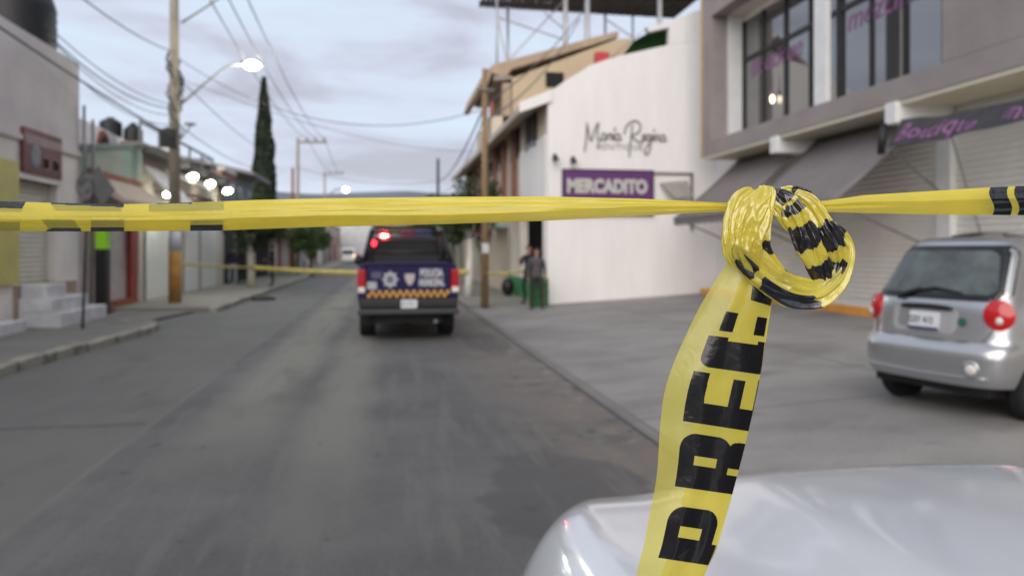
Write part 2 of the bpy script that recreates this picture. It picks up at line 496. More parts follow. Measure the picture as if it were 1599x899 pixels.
# ------------------------------------------------------------------ right-hand shop building (nearest)
XO, XW, XS = 8.40, 9.30, 9.45
g0 = fc(XS)
sb = empty('shop_building', 'large grey clad two storey shop building with recessed first floor windows and white roller shutters', 'building', (XO, 8, g0))
def childof(o, root):
    o.parent = root
    o.matrix_parent_inverse = (Matrix.Translation(root.location) @ Matrix.Rotation(root.rotation_euler.z, 4, 'Z')).inverted()
    return o
def part(mb, name, m, root, **k):
    return childof(mb.build(name, m, **k), root)
ZB0, ZB1, ZT = 4.11, 4.50, 7.72
YE = 18.75
mb = MB()
mb.box(XO, XW+0.3, -10, YE, ZB0, ZB1)                  # floor band
mb.box(XO, XO+0.45, YE-0.5, YE, ZB1, 13.0)              # far outer pier
mb.box(XO, XO+0.35, -10, 10.1, ZB1, 13.0)               # solid cladding
mb.box(XO+0.35, 16, -10, 10.0, ZB1+0.01, 12.9)
mb.box(XO, XO+0.4, 10.1, YE-0.5, ZT, 13.0)
part(mb, 'cladding', grey_clad, sb, bevel=0.01)
part(MB().box(XO-0.03, XO+0.04, YE+0.003, YE+0.08, ZB0, 12.9), 'edge_strip', mat('ochre_strip', (0.50, 0.36, 0.18), 0.7), sb)
part(MB().box(XO+0.45, XW+0.4, YE-0.62, YE-0.02, ZB1+0.004, ZT-0.002), 'reveal', white_metal, sb, bevel=0.01)
part(MB().box(XO+0.02, XO+0.12, 13.15, 13.58, ZB1+0.004, ZT-0.004), 'window_column', white_metal, sb, bevel=0.01)
part(MB().box(XO+0.4, XW+0.3, 10.1, YE-0.02, ZT, ZT+0.25), 'soffit', light_trim, sb)
part(MB().box(XW-0.06, XW+0.0, 10.1, YE-0.62, ZT-0.14, ZT-0.003), 'cornice', light_trim, sb)
mb = MB(); mb.box(XW+0.02, 16, 10.02, YE-0.04, ZB1, 12.9); mb.box(XS+0.02, 16, -10, YE-0.05, 0.0, ZB1-0.004)
part(mb, 'core_wall', mat('inner_wall', (0.55, 0.52, 0.47), 0.8), sb)
# glazing: panes and mullions
def glazing(y0, y1, panes, trans):
    o = part(MB().box(XW-0.035, XW-0.015, y0, y1, ZB1+0.01, ZT-0.15), 'window', glass_dark, sb)
    mm = MB()
    for i in range(panes+1):
        y = lerp(y0, y1, i/panes); wd = 0.032 if i in (0, panes, panes//2) else 0.018
        mm.box(XW-0.09, XW-0.01, y-wd, y+wd, ZB1+0.006, ZT-0.146)
    if trans: mm.box(XW-0.08, XW-0.012, y0, y1, 6.52, 6.62)
    f = mm.build('window_frame', dark_metal); childof(f, sb)
glazing(14.0, YE-0.64, 4, True)
glazing(10.12, 13.9, 4, True)
# pink lettering along the inside of the windows
def wall_text(s, y_start, z, size, m, root, name, X, bold=0.02, shear=0.2, sp=1.0):
    me = text_mesh(s, size, bold, 0.004, shear, sp)
    return part(MB().add_mesh(me, frame((X, y_start, z), (0, -1, 0), (0, 0, 1))), name, m, root)
wall_text('Boutique', YE-0.95, 6.05, 0.66, pink_m, sb, 'window_lettering', XW-0.042, 0.0)
wall_text('mezclilla', 13.75, 6.05, 0.66, pink_m, sb, 'window_lettering', XW-0.042, 0.0)
# under-slab beams
for y in (3.6, 7.4, 11.2, 15.0):
    part(MB().box(XO-0.06, XS, y-0.14, y+0.14, ZB0-0.36, ZB0-0.003), 'beam', white_metal, sb, bevel=0.01)
part(MB().box(XO+0.02, XS, -10, YE, ZB0-0.06, ZB0-0.002), 'canopy_soffit', mat('soffit_cream', (0.66, 0.62, 0.48), 0.7, var=0.08), sb)
# columns and shutters
ybays = [18.6, 15.0, 11.2, 7.4, 3.6, -0.2, -4.0]
for y in ybays:
    part(MB().box(XS-0.12, XS+0.1, y-0.17, y+0.17, g0-0.02, ZB0-0.37), 'column', white_metal, sb, bevel=0.008)
for a, b in zip(ybays, ybays[1:]):
    def shf(u, v, a=a, b=b):
        z = lerp(g0+0.06, ZB0-0.07, u)
        return (XS-0.01 + 0.009*math.sin(z*2*math.pi/0.105), lerp(b+0.17, a-0.17, v), z)
    part(MB().grid(shf, 280, 1), 'roller_shutter', shutter_m, sb, smooth=True)
    part(MB().box(XS-0.05, XS+0.03, b+0.17, a-0.17, g0-0.02, g0+0.06), 'shutter_sill', grey_metal, sb)
# plinth + orange painted edge
part(MB().box(XS-0.35, XS-0.13, -10, 19.6, g0-0.03, g0+0.16), 'plinth', white_metal, sb, bevel=0.01)
part(MB().box(XS-0.1, XS+0.3, YE+0.001, 19.998, 0.2, 4.9), 'side_return', white_wall, sb)
tag(MB().box(XS-0.62, XS-0.355, -10, 19.9, g0-0.06, g0+0.10).build('parking_kerb', orange_paint, bevel=0.015), 'low orange painted kerb running along the foot of the white shutters', 'kerb')

# awnings
def awning(name, label, y0, y1, out_, drop, ztop, rolled=False):
    root = empty(name, label, 'awning', (XS-0.1, (y0+y1)/2, ztop), group='grey canvas awnings over the shutters')
    xa, xb = XS-0.12, XS-0.12-out_
    def f(u, v):
        sag = 0.05*math.sin(u*math.pi)
        return (lerp(xa, xb, u), lerp(y0, y1, v), ztop - drop*u - sag)
    mb = MB().grid(f, 8, 10); n0 = len(mb.v)
    c = mb.build('canvas', awning_m, smooth=True); childof(c, root)
    md = c.modifiers.new('thick', 'SOLIDIFY'); md.thickness = 0.012
    part(MB().grid(lambda u, v: (xb+0.004, lerp(y0, y1, v), ztop-drop-0.02-0.16*u+0.012*math.sin(v*60)), 2, 80), 'valance', awning_m, root, smooth=True)
    part(MB().tube([(xb, y0, ztop-drop), (xb, y1, ztop-drop)], 0.03), 'front_bar', grey_metal, root)
    for y in (y0+0.12, y1-0.12):
        part(MB().tube([(xa+0.02, y, ztop-drop-0.75), (xb+0.02, y, ztop-drop)], 0.018), 'arm', grey_metal, root)
    return root
awning('shop_awning', 'long open grey canvas awning between two white beams, nearer to the parked hatchback', 11.45, 14.9, 1.85, 1.6, ZB0-0.05)
awning('shop_awning', 'open grey canvas awning right beside the white gable wall', 15.35, 18.5, 1.85, 1.6, ZB0-0.05)
# folded banner awning with pink words
r3 = empty('banner_awning', 'drooping dark canvas awning printed with pink words above the parked hatchback', 'awning', (XS-0.1, 8, 3.6), group='grey canvas awnings over the shutters')
def bz(y):   # top z and bottom z along y
    t_ = (10.95-y)/8.0
    return 3.78-0.12*math.sin(min(1, t_*2.2)*math.pi), 3.30-0.05*math.sin(t_*9)+0.03
def bf(u, v):
    y = lerp(10.95, 3.0, v); t0, t1 = bz(y)
    return (XO-0.05 - 0.25*u + 0.03*math.sin(v*70+u*3), y, lerp(t0, t1, u) + 0.015*math.sin(v*41+u*5))
part(MB().grid(bf, 14, 160), 'canvas', mat('banner_canvas', (0.055, 0.053, 0.058), 0.8, var=0.25), r3, smooth=True)
part(MB().tube([(XO-0.30, 11.02, 3.72), (XO-0.33, 11.03, 3.5), (XO-0.36, 11.02, 3.22)], [0.05, 0.07, 0.06]), 'end_roll', black_plastic, r3, smooth=True)
for word, ys_ in (('Boutique', 10.85), ('mezclilla', 8.75)):
    me = text_mesh(word, 0.42, 0.006, 0.0, 0.25, 1.08)
    mb = MB()
    for v in me.vertices:
        yy = ys_ - v.co.x*1.02
        t0, t1 = bz(yy); u = 0.80 - v.co.y/0.52 + 0.07*math.sin(yy*7)
        p = bf(u, (10.95-yy)/7.95)
        mb.v.append(Vector((p[0]-0.012, p[1], p[2])))
    for p in me.polygons: mb.f.append(tuple(p.vertices)); mb.mi.append(0)
    part(mb, 'printed_word', pink_m, r3)
part(MB().tube([(XS-0.1, 10.9, 2.35), (XO-0.25, 10.9, 3.28)], 0.02), 'arm', grey_metal, r3)
part(MB().tube([(XS-0.1, 10.4, 1.9), (XS-0.5, 10.6, 3.6)], 0.015), 'arm', grey_metal, r3)
cl = empty('canopy_light', 'white tube light fixed under the canopy of the shutters', 'lamp', (9.0, 6.0, ZB0-0.07))
part(MB().box(8.95, 9.05, 5.3, 6.7, ZB0-0.12, ZB0-0.065), 'tube', mat('tube_lens', (1, 1, 1), 0.4, emit=(0.95, 1.0, 0.82), estr=8), cl, bevel=0.01)
clo = lamp('canopy_lamp', (8.95, 6.0, ZB0-0.25), 110, (0.97, 1.0, 0.84), 0.3); childof(clo, cl)
# pendant lamp seen through the glass
lm = mat('warm_bulb', (0.9, 0.8, 0.6), 0.5, emit=(1, 0.85, 0.6), estr=3.5)
p = onX(1206, 155, XW-0.13)
pr = empty('pendant_lamp', 'small pendant lamp glowing warm in the first floor window', 'lamp', p)
part(MB().ell(p, 0.05, 0.05, 0.10), 'bulb', lm, pr, smooth=True)
part(MB().tube([p+Vector((0, 0, 0.08)), p+Vector((0, 0, 0.55))], 0.008), 'cord', wire_m, pr)
part(MB().cyl(p+Vector((0, 0, 0.10)), (0, 0, 1), 0.05, 0.14, r2=0.015), 'shade', pink_m, pr)

# ------------------------------------------------------------------ white gabled building
YG = 20.0; XG = onY(854, 400, YG).x
def G(px, py): return onY(px, py, YG)
gb = empty('gable_building', 'white building with a tall sloping gable wall, handwritten grey lettering and an open corner shop', 'building', (XG+2, YG+0.1, 0.2))
outl = [(854, 474), (856, 146), (905, 112), (922, 101), (957, 88), (983, 83), (1045, 70), (1045, 43), (1013, 49)]
# wall polygon with the slit opening (two prisms)
mb = MB()
A = [G(854, 480), G(1100, 480), G(1135, 480), G(1135, 60), G(1045, 70), G(983, 84), G(957, 90), G(922, 102), G(905, 113), G(880, 128), G(856, 146)]
B = [G(1045, 69.6), G(1135, 59.6), G(1135, -12), G(1097, 14), G(1045, 34), G(1010, 42), G(1013, 50), G(1045, 43)]
mb.prism(A, (0, 0.2, 0)); mb.prism(B, (0, 0.2, 0))
part(mb, 'gable_wall', white_wall, gb)
# lean coping slab left of the green opening
mb = MB(); a, b = G(958, 92), G(1012, 42)
mb.prism([a, b, b+Vector((0.12, 0, 0.10)), a+Vector((0.0, 0, 0.12))], (0, 1.6, 0))
part(mb, 'sloping_coping', tan_trim, gb, bevel=0.01)
mb = MB(); a, b, c, d = G(975, 88), G(1013, 50), G(1047, 42), G(1047, 74)
mb.quad(a+Vector((-0.2, 1.3, -0.4)), b+Vector((0, 1.3, 0.1)), c+Vector((1.6, 1.3, 0.6)), d+Vector((1.6, 1.3, -0.4)))
mb.quad(b+Vector((0, 0.2, 0)), c+Vector((0, 0.2, 0)), c+Vector((1.6, 1.3, 0.6)), b+Vector((0, 1.3, 0.1)))
part(mb, 'green_panel', mat('green_paint', (0.07, 0.22, 0.06), 0.6, var=0.5, scale=1.5), gb)
# white corner side wall above the shop opening
zc = onX(830, 236, XG).z
ys1 = onX(811, 300, XG).y
mb = MB(); mb.box(XG, XG+0.2, YG+0.201, ys1, 2.75, 4.85); mb.box(XG+0.0, XG+0.28, YG+0.201, YG+0.55, 0.1, 2.75)
part(mb, 'corner_wall', white_wall, gb)
# upper beige side wall with windows and eave
yz = 41.0
side = MB(); side.box(XG+0.05, XG+0.25, YG+0.3, yz, 4.851, 5.88)
part(side, 'side_wall', cream_wall, gb)
mb = MB(); mb.box(XG+0.02, XG+0.3, ys1+0.0, yz, 2.9, 4.85)
part(mb, 'lower_side_wall', mat('pink_beige_render', (0.50, 0.40, 0.34), 0.8, var=0.15), gb)
for k in range(7):
    y = ys1+0.6+k*2.2
    part(MB().box(XG-0.12, XG+0.02, y, y+0.3, 2.85, 5.9), 'pilaster', mat('brick_pilaster', (0.28, 0.13, 0.09), 0.8, var=0.25), gb)
for y in (21.6, 24.4, 27.4, 30.5, 34.0, 38.0):
    f = part(MB().box(XG-0.03, XG+0.07, y, y+1.25, 4.75, 5.75), 'window', glass_far, gb)
    part(MB().box(XG-0.05, XG+0.0, y-0.06, y, 4.7, 5.8).box(XG-0.05, XG+0.0, y+1.25, y+1.31, 4.7, 5.8).box(XG-0.05, XG+0.0, y+0.6, y+0.65, 4.75, 5.75), 'window_frame', dark_metal, gb)
# eave: a sloping slab overhanging the pavement
e0 = onY(838, 150, YG); e1 = G(858, 146)
mb = MB()
sec = [(XG-0.75, 5.40), (XG-0.72, 5.62), (XG+0.4, 6.12), (XG+0.4, 5.90)]
mb.prism([(x, YG+0.02, z) for x, z in sec], (0, yz-YG, 0))
part(mb, 'eave', mat('eave_render', (0.42, 0.36, 0.30), 0.8, var=0.15), gb, bevel=0.01)
part(MB().prism([(XG-0.78, YG-0.08, 5.38), (XG-0.78, YG-0.08, 5.66), (XG+0.12, YG-0.08, 6.04), (XG+0.12, YG-0.08, 5.72)], (0, 0.085, 0)), 'eave_end', white_wall, gb)
# ground floor: dark open shop, posts, green dado
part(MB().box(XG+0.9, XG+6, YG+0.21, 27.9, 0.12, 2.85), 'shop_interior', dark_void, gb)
ypost = onX(797, 400, XG).y
mb = MB(); mb.box(XG, XG+0.25, ypost-0.45, ypost+0.1, 0.12, 2.9); mb.box(XG, XG+0.25, ypost-2.0, ypost-1.6, 0.12, 2.9)
part(mb, 'shop_post', light_trim, gb)
part(MB().box(XG+0.02, XG+0.2, ypost+0.1, 41, 0.12, 2.9), 'street_wall', cream_wall, gb)
part(MB().box(XG-0.02, XG+0.02, 22.6, 26.3, 0.12, 0.75), 'green_dado', mat('green_dado', (0.05, 0.26, 0.09), 0.6, var=0.3), gb)
part(MB().box(XG-0.75, XG+0.02, 26.6, 29.6, 2.45, 2.62), 'shop_canopy', mat('pale_green_canopy', (0.40, 0.50, 0.42), 0.6), gb)
part(MB().box(XG-0.6, XG+0.02, 30.5, 33.5, 2.35, 2.75), 'red_fascia', mat('dark_red', (0.20, 0.02, 0.03), 0.6), gb)
# white boxes / AC units etc. : wall lamps on the white gable
for k, (px, py) in enumerate(((864, 247), (892, 251))):
    p = G(px, py)
    r_ = empty('wall_lamp', ['small dark wall lamp nearer the corner of the white gable', 'small dark wall lamp above the purple sign on the white gable'][k], 'lamp', (p.x, YG, p.z), group='wall lamps on the gable')
    part(MB().box(p.x-0.03, p.x+0.03, YG-0.18, YG-0.001, p.z-0.02, p.z+0.02), 'bracket', dark_metal, r_)
    part(MB().cyl((p.x+0.04, YG-0.2, p.z-0.1), (-0.3, 0, 1), 0.09, 0.2, r2=0.05), 'lamp_head', dark_metal, r_)
# script lettering as hand drawn strokes
def strokes(paths, ox, oz, sc, rad, Y):
    mb = MB()
    for pth in paths:
        c = catmull([(x, z) for x, z in pth], max(6, len(pth)*6))
        mb.tube([(ox+x*sc, Y, oz+z*sc) for x, z in c], rad, 6)
    return mb
M_ = [[(0.0, -0.75), (0.10, -0.1), (0.16, 0.95)], [(0.16, 0.95), (0.30, 0.2), (0.42, -0.1), (0.62, 0.55), (0.86, 1.0)], [(0.86, 1.0), (0.80, 0.3), (0.86, -0.1), (1.0, 0.0)]]
a_ = lambda x: [[(x+0.28, 0.28), (x+0.12, 0.36), (x+0.02, 0.12), (x+0.12, -0.04), (x+0.28, 0.12), (x+0.30, 0.34), (x+0.30, 0.02), (x+0.42, 0.05)]]
r_l = lambda x: [[(x, 0.05), (x+0.08, 0.36), (x+0.12, 0.30), (x+0.24, 0.32), (x+0.22, 0.05), (x+0.32, 0.02)]]
i_ = lambda x: [[(x, 0.05), (x+0.08, 0.34), (x+0.08, 0.02), (x+0.18, 0.05)], [(x+0.10, 0.52), (x+0.20, 0.70)]]
R_ = [[(2.75, -1.0), (2.85, 0.0), (2.95, 0.9)], [(2.45, 0.35), (2.6, 0.85), (3.05, 1.15), (3.45, 0.95), (3.35, 0.5), (2.95, 0.25), (3.25, -0.05), (3.6, -0.1)]]
e_ = lambda x: [[(x, 0.08), (x+0.2, 0.2), (x+0.16, 0.36), (x+0.04, 0.25), (x+0.06, 0.0), (x+0.26, 0.04)]]
g_ = lambda x: [[(x+0.26, 0.3), (x+0.08, 0.36), (x+0.02, 0.1), (x+0.2, 0.05), (x+0.28, 0.34), (x+0.24, -0.5), (x+0.02, -0.85), (x-0.1, -0.6), (x+0.3, 0.0), (x+0.4, 0.08)]]
n_ = lambda x: [[(x, 0.34), (x+0.04, 0.0), (x+0.10, 0.28), (x+0.24, 0.34), (x+0.26, 0.02), (x+0.38, 0.06)]]
paths = M_ + a_(1.02) + r_l(1.42) + i_(1.72) + a_(1.88) + R_ + e_(3.55) + g_(3.82) + i_(4.16) + n_(4.34) + a_(4.70)
o0 = G(912, 217)
wS = (G(1050, 217).x - o0.x) / 5.5
part(strokes(paths, o0.x, o0.z, wS, 0.021, YG-0.03), 'wall_lettering', script_grey, gb, smooth=True)
me = text_mesh('BOUTIQUE', 0.23, 0.0, 0.01, 0, 1.25)
o1 = G(931, 233)
part(MB().add_mesh(me, frame((o1.x, YG-0.012, o1.z), (1, 0, 0), (0, 0, 1))), 'small_lettering', script_grey, gb)
# MERCADITO sign
s0, s1 = G(879, 266), G(1017, 268); sbm = G(879, 336).z
ms = empty('shop_sign', 'purple sign with pale block lettering on the white gable wall', 'sign', ((s0.x+s1.x)/2, YG, sbm))
part(MB().box(s0.x, s1.x, YG-0.09, YG-0.002, sbm, s0.z), 'panel', purple_m, ms)
mb = MB(); fr = 0.035
mb.box(s0.x-fr, s1.x+fr, YG-0.11, YG-0.004, s0.z, s0.z+fr); mb.box(s0.x-fr, s0.x, YG-0.11, YG-0.004, sbm, s0.z); mb.box(s1.x, s1.x+fr, YG-0.11, YG-0.004, sbm, s0.z)
part(mb, 'sign_frame', dark_metal, ms)
me = text_mesh('MERCADITO', 0.50, 0.030, 0.01, 0, 1.0)
wt = max(v.co.x for v in me.vertices); tw = (s1.x-s0.x)-0.24
o2 = G(884, 300)
Mx = frame((o2.x-0.0, YG-0.10, o2.z), (1, 0, 0), (0, 0, 1)) @ Matrix.Diagonal((tw/wt, 1.0, 1, 1))
part(MB().add_mesh(me, Mx), 'lettering', sign_white, ms)
me = text_mesh('DE BARRIO', 0.42, 0.02, 0.01, 0, 1.0)
wt2 = max(v.co.x for v in me.vertices)
o3 = G(890, 327)
part(MB().add_mesh(me, frame((o3.x, YG-0.10, o3.z-0.02), (1, 0, 0), (0, 0, 1)) @ Matrix.Diagonal((tw/wt2*0.9, 1.0, 1, 1))), 'lettering', sign_white, ms)
# empty metal frame with a grey canopy beside the sign
f0, f1 = G(1018, 269), G(1078, 270)
fm = empty('tilted_canopy', 'thin dark metal frame with a small grey tilted canopy right of the purple sign', 'canopy', ((f0.x+f1.x)/2, YG, 2.2))
mb = MB(); mb.box(f0.x+0.05, f1.x, YG-0.08, YG-0.003, f1.z-0.05, f1.z); mb.box(f1.x, f1.x+0.05, YG-0.08, YG-0.003, 2.2, f1.z)
part(mb, 'frame', grey_metal, fm)
a, b, c, d = G(1028, 286), G(1072, 282), G(1070, 308), G(1044, 312)
part(MB().prism([a+Vector((0, -0.1, 0)), b+Vector((0, -0.1, 0)), c+Vector((0, -0.5, 0)), d+Vector((0, -0.5, 0))], (0, 0.03, 0)), 'canvas', mat('frame_canvas', (0.30, 0.28, 0.25), 0.8), fm)
# upper beige storey behind, with its sloping roof slab
YU = 30.0
def U(px, py): return onY(px, py, YU)
ub = empty('upper_house', 'beige top storey with a long sloping roof slab rising behind the white gable', 'building', (U(860, 150).x, YU, 6))
mb = MB(); mb.prism([U(800, 200), U(985, 200), U(985, 60), U(962, 62), U(800, 122)], (0, 6, 0))
part(mb, 'wall', mat('tan_render', (0.55, 0.43, 0.28), 0.8, var=0.15, scale=0.7), ub)
mb = MB(); mb.prism([U(758, 112), U(770, 101), U(966, 48), U(966, 58), U(800, 108), U(790, 120)], (0, 7, 0)); mb.prism([U(752, 132), U(758, 110), U(768, 112), U(762, 132)], (0, 7, 0))
part(mb, 'roof_slab', tan_trim, ub, bevel=0.02)
part(MB().prism([U(771, 118), U(800, 118), U(800, 124), U(771, 126)], (0, 6, 0)), 'soffit', mat('dull_soffit', (0.30, 0.26, 0.23), 0.8), ub)
a, b = U(852, 136), U(880, 114)
part(MB().box(a.x, b.x, YU-0.04, YU+0.02, a.z, b.z), 'window', dark_void, ub)
part(MB().prism([U(785, 130), U(798, 130), U(798, 230), U(785, 230)], (0, 0.4, 0)), 'column', tan_trim, ub)
part(MB().box(U(768, 0).x, U(773, 0).x, YU+0.4, YU+0.7, U(768, 215).z, U(768, 156).z), 'chimney', mat('red_brick_pier', (0.30, 0.10, 0.07), 0.8), ub)
part(MB().prism([U(768, 250), U(830, 250), U(830, 180), U(768, 182)], (0, 5, 0)), 'terrace_wall', cream_wall, ub)
rc = U(931, 92)
tag(MB().box(rc.x-0.28, rc.x+0.28, YU-1.0, YU-0.6, rc.z-0.6, rc.z+0.03).build('roof_box', mat('red_box', (0.55, 0.05, 0.06), 0.5), bevel=0.03), 'small red box on the roof behind the white gable', 'box')
# billboard structure on the roof
YB = 32.0
def Bb(px, py): return onY(px, py, YB)
bb = empty('billboard_structure', 'steel billboard structure with a dark slatted deck high above the roofs', 'billboard', (Bb(930, 100).x, YB, 8))
z0 = onY(910, 20, YB+3.4).z
x0, x1 = Bb(764, 0).x, Bb(1100, 0).x
mb = MB(); r_ = random.Random(4)
for k in range(46):
    xx = lerp(x0, x1, k/46)
    mb.box(xx, xx+0.14+r_.uniform(0, 0.03), YB-0.5, YB+3.5, z0-0.02*k/46, z0+0.05+r_.uniform(0, 0.08))
for yy in (YB-0.5, YB+0.8, YB+2.2, YB+3.4): mb.box(x0, x1, yy, yy+0.12, z0+0.10, z0+0.32)
part(mb, 'deck', mat('deck_steel', (0.10, 0.085, 0.075), 0.8, var=0.5, scale=2), bb)
part(MB().box(x0, x1, YB-0.62, YB-0.50, z0-0.02, z0+0.2), 'edge_beam', mat('blue_grey_steel', (0.16, 0.2, 0.23), 0.6), bb)
mb = MB()
for k in range(14):
    xx = lerp(x0+0.3, x1, k/13)
    mb.box(xx-0.03, xx+0.03, YB+1.6, YB+1.68, z0+0.3, z0+5)
part(mb, 'panel_frame', grey_metal, bb)
part(MB().box(x0+0.2, x1, YB+1.75, YB+1.8, z0+0.5, z0+5), 'panel', grey_metal, bb)
posts_m = mat('galvanised', (0.48, 0.47, 0.47), 0.45, 0.4, var=0.15)
for px, yy, rr_, zb in ((776, YB, 0.05, 8.6), (793, YB+3, 0.06, 8.6), (883, YB-0.3, 0.11, 7.5), (917, YB-0.4, 0.12, 7.5), (945, YB+3, 0.06, 9), (988, YB+3, 0.05, 9), (1030, YB-0.3, 0.12, 8)):
    p = onY(px, 100, yy); part(MB().tube([(p.x, yy, zb), (p.x, yy, z0+0.02)], rr_), 'post', posts_m, bb, smooth=True)
for (ax, ay), (bx_, by_) in (((778, 28), (880, 62)), ((880, 2), (780, 110)), ((850, 20), (885, 50)), ((945, 30), (990, 60)), ((776, 28), (795, 110))):
    part(MB().tube([onY(ax, ay, YB+1), onY(bx_, by_, YB+1)], 0.035), 'brace', posts_m, bb)

# ------------------------------------------------------------------ left-hand street front
XL = -7.0
def Lf(px, py): return onX(px, py, XL)
pinkgrey = mat('pink_grey_render', (0.66, 0.61, 0.595), 0.85, var=0.14, scale=0.7, bump=0.2, bscale=25)
lower_render = mat('lower_cream_render', (0.80, 0.75, 0.70), 0.85, var=0.14, scale=0.9, bump=0.2)
base_tan = mat('base_tan', (0.42, 0.32, 0.23), 0.85, var=0.3, scale=1.8)
step_white = mat('step_whitewash', (0.62, 0.62, 0.63), 0.8, var=0.25, scale=3)
old_shutter = mat('beige_shutter', (0.50, 0.45, 0.36), 0.6, var=0.15, scale=0.8)
turq = mat('peeling_turquoise', (0.22, 0.36, 0.33), 0.85, c2=(0.42, 0.36, 0.29), scale=1.3)
terra = mat('terracotta', (0.30, 0.09, 0.06), 0.8, var=0.3)
def wall_shutter(root, y0, y1, z0, z1, X, m, name='roller_shutter', pitch=0.1):
    def f(u, v):
        z = lerp(z0, z1, u); return (X + 0.012*math.sin(z*2*math.pi/pitch), lerp(y0, y1, v), z)
    return part(MB().grid(f, int((z1-z0)/pitch*8), 1), name, m, root, smooth=True)
# house 1: tall plain wall with shutter shop
E1 = Lf(124, 300).y
h1 = empty('corner_house', 'tall plain pinkish grey building with a beige shutter and whitewashed steps at its door', 'building', (XL-2, E1-3, 0.1))
mb = MB(); mb.box(XL-8, XL, -6, E1, 3.85, 5.98)
part(mb, 'upper_wall', pinkgrey, h1, bevel=0.01)
mb = MB(); d0, d1 = Lf(24, 400).y, Lf(90, 400).y
zt = Lf(90, 290).z
mb.box(XL-0.3, XL-0.02, -6, d0, 0.1, 3.85); mb.box(XL-0.3, XL-0.02, d1, E1, 0.1, 3.85); mb.box(XL-0.3, XL-0.02, d0, d1, zt, 3.85)
part(mb, 'lower_wall', lower_render, h1)
part(MB().box(XL-8, XL-0.31, -6, E1-0.02, 0.0, 3.84), 'core', dark_void, h1)
wall_shutter(h1, d0, d1, 0.95, zt, XL-0.2, mat('pale_shutter', (0.62, 0.60, 0.50), 0.6, var=0.1))
part(MB().box(XL-0.29, XL+0.015, d0-0.05, d1+1.0, 0.1, 0.95), 'base', base_tan, h1)
part(MB().box(XL-0.25, XL+0.04, d0-0.1, d1+0.1, zt, zt+0.12), 'lintel', lower_render, h1, bevel=0.01)
part(MB().box(XL-0.01, XL+0.05, -6, E1, 3.80, 3.90), 'string_course', pinkgrey, h1)
# framed advertising panel
q = [Lf(32, 199), Lf(92, 215), Lf(92, 280), Lf(32, 272)]
sg = empty('shop_poster', 'framed dark red advertising panel with pale menu lines above the beige shutter', 'sign', (XL, (q[0].y+q[1].y)/2, q[2].z))
zp0, zp1 = (q[2].z+q[3].z)/2, (q[0].z+q[1].z)/2
yp0, yp1 = q[0].y, q[1].y
part(MB().box(XL-0.005, XL+0.06, yp0, yp1, zp0, zp1), 'panel', mat('dark_red_print', (0.16, 0.035, 0.035), 0.45, var=0.6, scale=1.6), sg)
part(MB().box(XL+0.061, XL+0.066, yp0+0.08, yp1-0.05, zp1-0.30, zp1-0.12), 'heading', mat('pale_pink_print', (0.34, 0.24, 0.23), 0.5, var=0.5, scale=3), sg)
part(MB().ell((XL+0.062, lerp(yp0, yp1, 0.3), lerp(zp0, zp1, 0.42)), 0.006, 0.20, 0.24), 'picture', mat('pale_blue_print', (0.24, 0.25, 0.27), 0.5, var=0.6, scale=4), sg, smooth=True)
mb = MB(); r_ = random.Random(9)
for c0 in (0.50, 0.76):
    for k in range(9):
        z = lerp(zp1-0.55, zp0+0.15, k/8); mb.box(XL+0.061, XL+0.066, lerp(yp0, yp1, c0), lerp(yp0, yp1, c0+r_.uniform(0.13, 0.19)), z, z+0.05)
tag(part(mb, 'menu_lines', mat('dull_pink_print', (0.40, 0.22, 0.21), 0.5), sg), kind='stuff')
tag(MB().box(XL+0.0, XL+0.09, Lf(2, 300).y-0.8, Lf(22, 300).y, 1.0, Lf(10, 250).z).build('yellow_poster', mat('yellow_print', (0.62, 0.60, 0.12), 0.5, c2=(0.50, 0.42, 0.22), scale=2.0)), 'tall yellow printed shop poster at the left edge beside the shutter', 'poster')
# steps
st = empty('doorstep', 'stepped whitewashed concrete doorstep under the plain grey building', 'steps', (XL+0.4, 17.5, 0.13))
sy0, sy1 = onX(78, 470, -6.4).y, onX(152, 490, -6.4).y
mb = MB(); mb.box(XL+0.02, -6.2, sy0, sy1, 0.12, 0.42); part(mb, 'step', step_white, st, bevel=0.02)
part(MB().box(XL+0.02, -6.35, sy0+0.0, lerp(sy0, sy1, 0.72), 0.42, 0.70), 'step', step_white, st, bevel=0.02)
part(MB().box(XL+0.02, -6.5, sy0+0.1, lerp(sy0, sy1, 0.42), 0.70, 0.96), 'step', step_white, st, bevel=0.02)
tag(MB().box(XL+0.02, -6.6, 12.4, Lf(6, 500).y, 0.12, 0.34).build('doorstep_block', step_white, bevel=0.02), 'low white concrete block on the pavement at the left edge', 'block')
# roof tank on house 1
tk = Vector((XL-0.85, onX(28, 30, XL-0.85).y, 5.98))
t1 = empty('water_tank', 'large black ribbed water tank on the roof of the plain grey building', 'water tank', tk, group='black water tanks on the roofs')
part(MB().lathe(tk, (0, 0, 1), [(0.70, 0)]+[(0.72+0.02*(k % 2), 0.1+k*0.09) for k in range(11)]+[(0.66, 1.2), (0.45, 1.38), (0.25, 1.45), (0.0, 1.47)], seg=32), 'tank_body', tank_m, t1, smooth=True)
part(MB().cyl(tk+Vector((0, 0, 1.44)), (0, 0, 1), 0.26, 0.08), 'lid', tank_m, t1)
